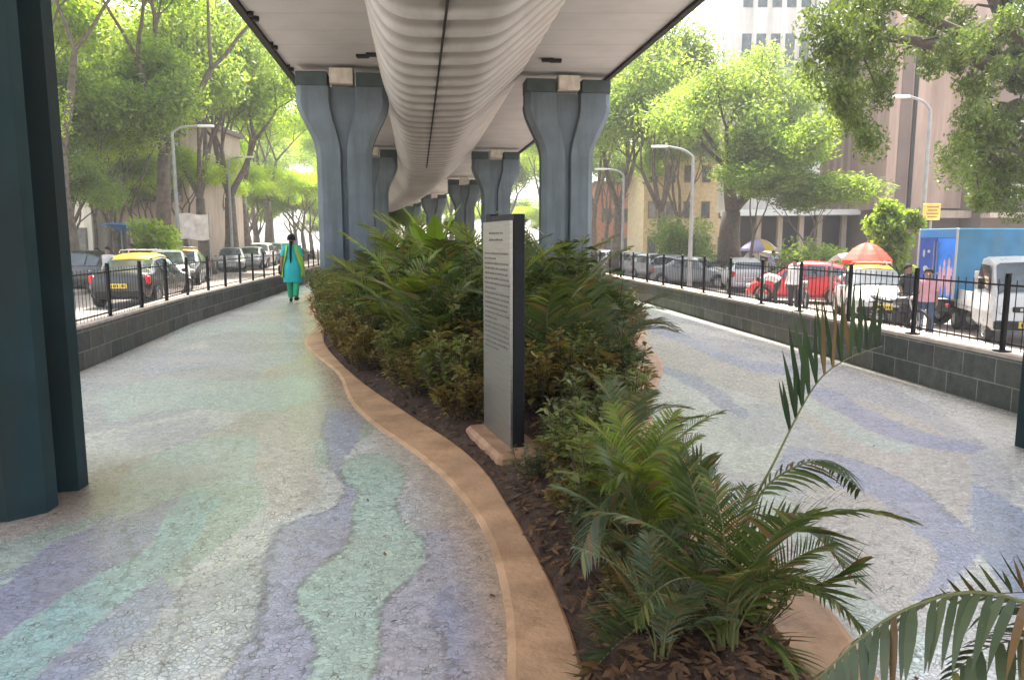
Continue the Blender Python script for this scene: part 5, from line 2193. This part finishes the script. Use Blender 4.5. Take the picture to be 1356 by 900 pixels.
tag(bt, 'blue cargo box truck with posters on its rear doors behind the white truck', 'truck')


def motorbike(px, Y, z0, rz, col, label):
    root = empty('motorbike', ((px - 678) / F_PX * Y, Y, z0), rz)
    for x in (.62, -.6):
        mb = MB()
        n = 20
        rings = [[Vector((x + (.29 + .045 * math.cos(t)) * math.cos(2 * PI * k / n), .045 * math.sin(t), .33 + (.29 + .045 * math.cos(t)) * math.sin(2 * PI * k / n))) for t in [2 * PI * j / 6 for j in range(6)]] for k in range(n + 1)]
        mb.loft(rings)
        w = mb.build('wheel', 'rubber', root)
        mb = MB()
        for k in range(8):
            a = 2 * PI * k / 8
            mb.tube([(x, 0, .33), (x + .27 * math.cos(a), 0, .33 + .27 * math.sin(a))], .007, 4)
        mb.lathe([(.05, -.04), (.05, .04)], 8, (x, 0, .33))
        mb.build('spokes', 'chrome', w)
    mb = MB()
    mb.tube([(.62, -.07, .33), (.42, -.08, .8), (.36, -.08, .95)], .022, 6)
    mb.tube([(.62, .07, .33), (.42, .08, .8), (.36, .08, .95)], .022, 6)
    mb.build('fork', 'chrome', root)
    mb = MB()
    mb.tube([(.3, -.36, 1.02), (.36, -.15, 1.03), (.37, 0, .98), (.36, .15, 1.03), (.3, .36, 1.02)], .014, 6)
    for s in (-1, 1):
        mb.tube([(.36, s * .2, 1.03), (.38, s * .27, 1.18)], .006, 4)
        mb.bbox((.38, s * .29, 1.22), (.02, .12, .08), .008)
    mb.build('handlebar', 'black', root)
    mb = MB()
    mb.loft([[Vector((x, w * math.cos(2 * PI * k / 10), z + h * math.sin(2 * PI * k / 10))) for k in range(10)] for x, w, z, h in ((.34, .05, .8, .06), (.26, .12, .82, .11), (.05, .14, .8, .12), (-.08, .08, .76, .08))], True, True)
    mb.build('fuel_tank', col, root, smooth=True)
    mb = MB()
    mb.loft([[Vector((x, w * math.cos(2 * PI * k / 10), z + h * math.sin(2 * PI * k / 10))) for k in range(10)] for x, w, z, h in ((-.05, .08, .78, .04), (-.2, .13, .78, .05), (-.6, .12, .82, .05), (-.78, .07, .86, .04))], True, True)
    mb.build('seat', 'black', root, smooth=True)
    mb = MB()
    mb.bbox((.08, 0, .42), (.34, .24, .3), .05)
    mb.tube([(.3, 0, .78), (.2, 0, .3), (-.3, 0, .3), (-.5, 0, .74)], .025, 6)
    mb.tube([(.1, .12, .3), (-.3, .14, .25), (-.7, .15, .33)], .035, 6)
    mb.build('engine_frame', 'dark', root)
    mb = MB()
    mb.lathe([(.02, -.05), (.085, -.02), (.09, .03), (.03, .05)], 10, (.44, 0, .9))
    mb.build('headlight', 'lampglass', root)
    return tag(root, label, 'motorbike', None)


motorbike(1190, 17.6, ROAD_R, rad(-70), 'p_black', 'black motorbike parked facing the fence left of the blue truck')
motorbike(1062, 24.5, ROAD_R, rad(-100), 'p_grey', 'dark motorbike right behind the standing person in white')


# ================================================================== PEOPLE
def person(loc, rz, pose, H, clothes, label, hair_long=False, bag=False, braid=False):
    """body: one skinned surface (local +y = facing); clothes, hair: children"""
    k = H / 1.68
    root = empty('person', loc, rz)
    J = {}
    if pose == 'bend':
        J.update(pel=(0, -.08, .9), bel=(0, .06, 1.0), che=(0, .26, 1.04), nk=(0, .42, 1.0), hd=(0, .52, .95), ht=(0, .6, .9))
    elif pose == 'sit':
        J.update(pel=(0, 0, .55), bel=(0, .01, .7), che=(0, .03, .9), nk=(0, .04, 1.08), hd=(0, .06, 1.18), ht=(0, .06, 1.27))
    else:
        J.update(pel=(0, 0, .92), bel=(0, .01, 1.06), che=(0, 0, 1.24), nk=(0, .0, 1.43), hd=(0, .015, 1.53), ht=(0, .015, 1.62))
    c = Vector(J['che'])
    up = (Vector(J['nk']) - c).normalized()
    for s, nm in ((-1, 'l'), (1, 'r')):
        sh = c + up * .12 + Vector((s * .165, 0, 0))
        J['sh' + nm] = tuple(sh)
        if pose == 'bend':
            J['el' + nm] = tuple(sh + Vector((s * .05, .1, -.26)))
            J['wr' + nm] = tuple(sh + Vector((s * .0, .22, -.46)))
        elif pose == 'walk':
            sw = .1 * s
            J['el' + nm] = tuple(sh + Vector((s * .06, -.03 + sw * .6, -.27)))
            J['wr' + nm] = tuple(sh + Vector((s * .085, .05 + sw * 1.2, -.5)))
        else:
            J['el' + nm] = tuple(sh + Vector((s * .05, -.03, -.28)))
            J['wr' + nm] = tuple(sh + Vector((s * .05, .08, -.5)))
        w = Vector(J['wr' + nm])
        d = (w - Vector(J['el' + nm])).normalized()
        J['ha' + nm] = tuple(w + d * .08)
        for f in range(5):
            off_ = Vector((0, (-.034, -.017, 0, .017, .036)[f], 0))
            base = w + d * (.085 if f < 4 else .04) + off_
            J['f%d' % f + nm] = tuple(base)
            J['g%d' % f + nm] = tuple(base + d * (.05, .065, .07, .06, .04)[f] + Vector((-s * .012, .015 if f == 4 else 0, 0)))
        hip = Vector(J['pel']) + Vector((s * .09, 0, -.05))
        J['hi' + nm] = tuple(hip)
        if pose == 'sit':
            J['kn' + nm] = tuple(hip + Vector((s * .05, .4, .02)))
            J['an' + nm] = tuple(hip + Vector((s * .05, .42, -.42)))
        elif pose == 'walk':
            sw = -.16 * s
            J['kn' + nm] = (s * .095, sw * .55 + .03, .5)
            J['an' + nm] = (s * .085, sw - (.03 if s > 0 else 0), .09 + (.05 if sw < 0 else 0))
        else:
            J['kn' + nm] = (s * .11, (.0 if pose != 'bend' else .02), .48)
            J['an' + nm] = (s * .11, -.03, .08)
        a = Vector(J['an' + nm])
        J['to' + nm] = tuple(a + Vector((s * .02, .16, -.045)))
    keys = list(J)
    idx = {q: i for i, q in enumerate(keys)}
    E_ = [('pel', 'bel'), ('bel', 'che'), ('che', 'nk'), ('nk', 'hd'), ('hd', 'ht')]
    R_ = dict(pel=.135, bel=.115, che=.13, nk=.05, hd=.088, ht=.072)
    for nm in 'lr':
        E_ += [('che', 'sh' + nm), ('sh' + nm, 'el' + nm), ('el' + nm, 'wr' + nm), ('wr' + nm, 'ha' + nm), ('pel', 'hi' + nm), ('hi' + nm, 'kn' + nm), ('kn' + nm, 'an' + nm), ('an' + nm, 'to' + nm)]
        R_.update({'sh' + nm: .058, 'el' + nm: .04, 'wr' + nm: .026, 'ha' + nm: .034, 'hi' + nm: .09, 'kn' + nm: .055, 'an' + nm: .036, 'to' + nm: .03})
        for f in range(5):
            E_ += [('ha' + nm if f < 4 else 'wr' + nm, 'f%d' % f + nm), ('f%d' % f + nm, 'g%d' % f + nm)]
            R_.update({'f%d' % f + nm: .0095, 'g%d' % f + nm: .0075})
    me = bpy.data.meshes.new('body')
    me.from_pydata([Vector(J[q]) * k for q in keys], [(idx[a], idx[b_]) for a, b_ in E_], [])
    o = bpy.data.objects.new('tmp', me)
    COL.objects.link(o)
    sk = o.modifiers.new('skin', 'SKIN')
    for q in keys:
        v = me.skin_vertices[0].data[idx[q]]
        v.radius = (R_[q] * k, R_[q] * k * (.8 if q in ('bel', 'che', 'pel') else 1))
        v.use_root = q == 'pel'
    su = o.modifiers.new('sub', 'SUBSURF')
    su.levels = su.render_levels = 2
    dg = bpy.context.evaluated_depsgraph_get()
    ev = bpy.data.meshes.new_from_object(o.evaluated_get(dg))
    bpy.data.objects.remove(o)
    ev.name = 'body'
    ev.materials.clear()
    ev.materials.append(MT['skin'])
    b_ = bpy.data.objects.new('body', ev)
    COL.objects.link(b_)
    b_.parent = root
    V3 = lambda q: Vector(J[q]) * k
    # nose, ears, eyes as small face details
    hd, fwd_ = V3('hd'), Vector((0, 1, 0)) if pose != 'bend' else Vector((0, .4, -.9))
    mb = MB()
    mb.tube([hd + fwd_ * .085 * k + Vector((0, 0, .02)) * k, hd + fwd_ * .112 * k - Vector((0, 0, .012)) * k], [.008 * k, .016 * k], 6)
    for s in (-1, 1):
        mb.tube([hd + Vector((s * .088 * k, 0, -.015)), hd + Vector((s * .096 * k, -.01, .02))], [.012, .018], 6)
    mb.build('nose_and_ears', 'skin', root)
    for s in (-1, 1):
        mb = MB()
        e = hd + fwd_ * .092 * k + Vector((s * .032, 0, .022)) * k
        mb.tube([e - Vector((.011, 0, 0)), e + Vector((.011, 0, 0))], .007, 6)
        mb.build('eye', 'hair', root)
    # hair cap
    axis = (V3('ht') - V3('hd')).normalized()
    back = axis.cross(Vector((1, 0, 0)))
    if back.dot(fwd_) > 0:
        back = -back
    mb = MB()
    cen = V3('hd') + axis * .035 * k + back * .018 * k
    rings = []
    for i in range(7):
        t = -0.35 + 1.35 * i / 6
        r = math.sqrt(max(.0004, 1 - t * t)) * .108 * k
        bk = back * (.012 * (1 - t)) * k
        rings.append([cen + axis * t * .115 * k + bk + (Vector((1, 0, 0)) * math.cos(2 * PI * j / 12) * .92 + back * (math.sin(2 * PI * j / 12) * .98)) * r for j in range(12)])
    # lift the hem at the face
    for i, rg in enumerate(rings[:3]):
        for j, p in enumerate(rg):
            f = -math.sin(2 * PI * j / 12)
            if f > .2:
                rg[j] = p + axis * .05 * k * f * (1 - i / 3) + back * .02 * f
    mb.loft(rings, False, True)
    mb.build('hair', 'hair', root, smooth=True)
    if braid:
        mb = MB()
        n0 = V3('hd') + Vector((0, -.1, -.04)) * k
        mb.tube([n0, n0 + Vector((.0, -.035, -.1)) * k, n0 + Vector((-.01, -.05, -.25)) * k, n0 + Vector((-.015, -.055, -.42)) * k, n0 + Vector((-.02, -.06, -.55)) * k], [.045 * k, .034 * k, .03 * k, .024 * k, .01 * k], 8)
        mb.build('braid', 'hair', root, smooth=True)
    # upper garment
    top = clothes['top']
    hem = clothes.get('hem', .88) if pose not in ('bend', 'sit') else None

    def loft_axis(rows, name, mat):
        mb = MB()
        rings = []
        for cpt, ux, uy, rx, ry in rows:
            rings.append([cpt + ux * math.cos(2 * PI * j / 20) * rx + uy * math.sin(2 * PI * j / 20) * ry * (1 + .03 * math.sin(5 * j)) for j in range(20)])
        mb.loft(rings, False, False)
        return mb.build(name, mat, root, smooth=True)

    X = Vector((1, 0, 0))
    chain = [V3('nk') - up * .015 * k, V3('che') + up * .12 * k, V3('che') + up * .0, V3('bel'), V3('pel')]
    rx = [.075, .185, .175, .165, .215]
    ry = [.07, .115, .135, .135, .165]
    rows = []
    for i, p in enumerate(chain):
        d = (chain[min(i + 1, 4)] - chain[max(i - 1, 0)]).normalized()
        rows.append((p, X, X.cross(d).normalized(), rx[i] * k, ry[i] * k))
    if hem is not None:
        base = chain[-1]
        for t, fl in ((.5, 1.12), (1.0, clothes.get('flare', 1.1))):
            z = lerp(base.z, hem * k, t)
            rows.append((Vector((base.x, base.y, z)), X, Vector((0, 1, 0)), .205 * fl * k, .165 * fl * k))
    loft_axis(rows, 'kameez' if clothes.get('kameez') else 'shirt', top)
    for nm in 'lr':
        mb = MB()
        a, b2, w = V3('sh' + nm), V3('el' + nm), V3('wr' + nm)
        inw = a + (V3('che') + up * .1 * k - a) * .35
        e = a.lerp(b2, .85) if clothes.get('short', True) else w
        mb.tube([inw, a, a.lerp(b2, .5)] + ([e] if clothes.get('short', True) else [b2, e]), [.07 * k, .072 * k, .062 * k] + ([.058 * k] if clothes.get('short', True) else [.052 * k, .042 * k]), 10, False)
        mb.build('sleeve', top, root, smooth=True)
        mb = MB()
        h_, kn, an = V3('hi' + nm), V3('kn' + nm), V3('an' + nm)
        mb.tube([h_ + Vector((0, 0, .06)) * k, h_.lerp(kn, .3), kn, kn.lerp(an, .5), an + Vector((0, 0, .02))], [.112 * k, .1 * k, .075 * k, (.068 if not clothes.get('tight') else .06) * k, (.062 if not clothes.get('tight') else .05) * k], 12, False)
        mb.build('trouser_leg', clothes['legs'], root, smooth=True)
        mb = MB()
        f = V3('an' + nm)
        t_ = V3('to' + nm)
        mb.tube([f + Vector((0, -.06, -.045)), f + Vector((0, 0, -.04)), t_ + Vector((0, 0, -.005)), t_ + Vector((0, .03, -.01))], [.035, .045, .04, .025], 8)
        mb.build('shoe', clothes.get('shoes', 'dark'), root, smooth=True)
    if clothes.get('dupatta'):
        for s in (-1, 1):
            mb = MB()
            rows = []
            sh = V3('shl' if s < 0 else 'shr')
            for i in range(9):
                t = i / 8
                z = lerp(sh.z + .03, .62 * k, t)
                xo = s * lerp(.13, .25, min(1, t * 1.4)) * k
                rows.append([Vector((xo + s * (q - .5) * .09 * (1 + .3 * math.sin(6 * t)), (-.14 - .02 * math.sin(7 * t)) * k + q * .17 * k, z + .01 * q)) for q in (0, .33, .66, 1)])
            mb.loft(rows, closed=False)
            o = mb.build('dupatta', clothes['dupatta'], root, smooth=True)
            o.modifiers.new('th', 'SOLIDIFY').thickness = .008
        mb = MB()
        rows = []
        for i in range(9):
            a = lerp(-1, 1, i / 8)
            rows.append([Vector((a * .16 * k, -.1 * k + .035 * abs(a) * k, (1.39 - .04 * abs(a)) * k - q * .12 * (1 - .4 * abs(a)))) - Vector((0, .02 * q, 0)) for q in (0, .5, 1)])
        mb.loft(rows, closed=False)
        o = mb.build('dupatta', clothes['dupatta'], root, smooth=True)
        o.modifiers.new('th', 'SOLIDIFY').thickness = .008
    tag(root, label, 'person')
    return root


def cloth(name, col):
    MT[name] = M(name, col, .75, var=.15, scale=6, bump=.3, bscale=12)
    return name


cloth('turquoise_cloth', (.02, .42, .42)); cloth('green_cloth', (.02, .42, .2)); cloth('lime_cloth', (.3, .5, .06))
cloth('white_cloth', (.7, .68, .66)); cloth('dark_cloth', (.025, .025, .03)); cloth('denim_cloth', (.06, .09, .17))
cloth('pink_cloth', (.5, .25, .28)); cloth('lilac_cloth', (.5, .42, .58)); cloth('striped_cloth', (.55, .5, .52))
wx_, wy_ = G(389, 400)
woman = person((wx_, wy_, .0), rad(8), 'walk', 1.64, dict(top='turquoise_cloth', legs='green_cloth', kameez=True, hem=.5, flare=1.12, dupatta='lime_cloth', tight=False), 'woman in a turquoise tunic with green trousers walking away on the left walkway', braid=True)
# shoulder bag at her left hip: held, a thing of its own
hb = empty('hand_bag', (wx_ - .27, wy_ + .02, .68))
mb = MB()
mb.bbox((0, 0, .1), (.09, .26, .24), .03)
mb.build('bag_body', 'black', hb)
mb = MB()
mb.tube([(0, -.09, .2), (.02, -.05, .36), (.04, 0, .42), (.02, .05, .36), (0, .09, .2)], .009, 6)
mb.build('handle', 'black', hb)
tag(hb, 'black hand bag at the left side of the woman in turquoise', 'bag')


def ppl(px, Y, z0, *a, **kw):
    return person(((px - 678) / F_PX * Y, Y, z0), *a, **kw)


ppl(146, 24.3, ROAD_L, rad(160), 'stand', 1.66, dict(top='striped_cloth', legs='white_cloth', hem=.8, short=False), 'person in a pale striped shirt standing between the dark hatchback and the taxi')
ppl(132, 28.4, ROAD_L, rad(200), 'stand', 1.6, dict(top='pink_cloth', legs='dark_cloth', hem=.85), 'person in a pink top behind the dark hatchback')
ppl(178, 29.6, zl, rad(180), 'stand', 1.62, dict(top='dark_cloth', legs='denim_cloth', hem=.85), 'vendor in dark clothes under the blue tarpaulin')
ppl(1027, 25.4, ROAD_R, rad(70), 'bend', 1.62, dict(top='white_cloth', legs='dark_cloth'), 'person in a white shirt bending over on the right road')
ppl(1051, 23.2, ROAD_R, rad(130), 'stand', 1.7, dict(top='white_cloth', legs='dark_cloth', hem=.86, short=False), 'person in a white shirt and black trousers standing behind the fence post')
ppl(1022, 35.2, zr, rad(180), 'stand', 1.68, dict(top='lilac_cloth', legs='dark_cloth', hem=.86), 'person in a lilac shirt under the lilac umbrella behind the red car')
ppl(1228, 17.2, ROAD_R, rad(150), 'stand', 1.6, dict(top='pink_cloth', legs='denim_cloth', hem=.86), 'person in a pink shirt and jeans beside the blue cargo box')
ppl(1201, 18.6, ROAD_R, rad(200), 'stand', 1.66, dict(top='dark_cloth', legs='dark_cloth', hem=.86), 'person in dark clothes by the black motorbike')

# ================================================================== AIR
mb = MB()
mb.box((-5, 60, 16), (190, 180, 36))
hz_m = bpy.data.materials.new('haze_air')
hz_m.use_nodes = True
hz_m.node_tree.nodes.clear()
ho = hz_m.node_tree.nodes.new('ShaderNodeOutputMaterial')
hv = hz_m.node_tree.nodes.new('ShaderNodeVolumePrincipled')
hv.inputs['Color'].default_value = (.93, .95, .96, 1)
hv.inputs['Density'].default_value = .0014
hv.inputs['Anisotropy'].default_value = .2
hz_m.node_tree.links.new(hv.outputs[0], ho.inputs['Volume'])
MT['haze_air'] = hz_m
hz_o = mb.build('haze', 'haze_air')
tag(hz_o, 'thin pale haze in the air over the road and trees', 'haze', kind='stuff')
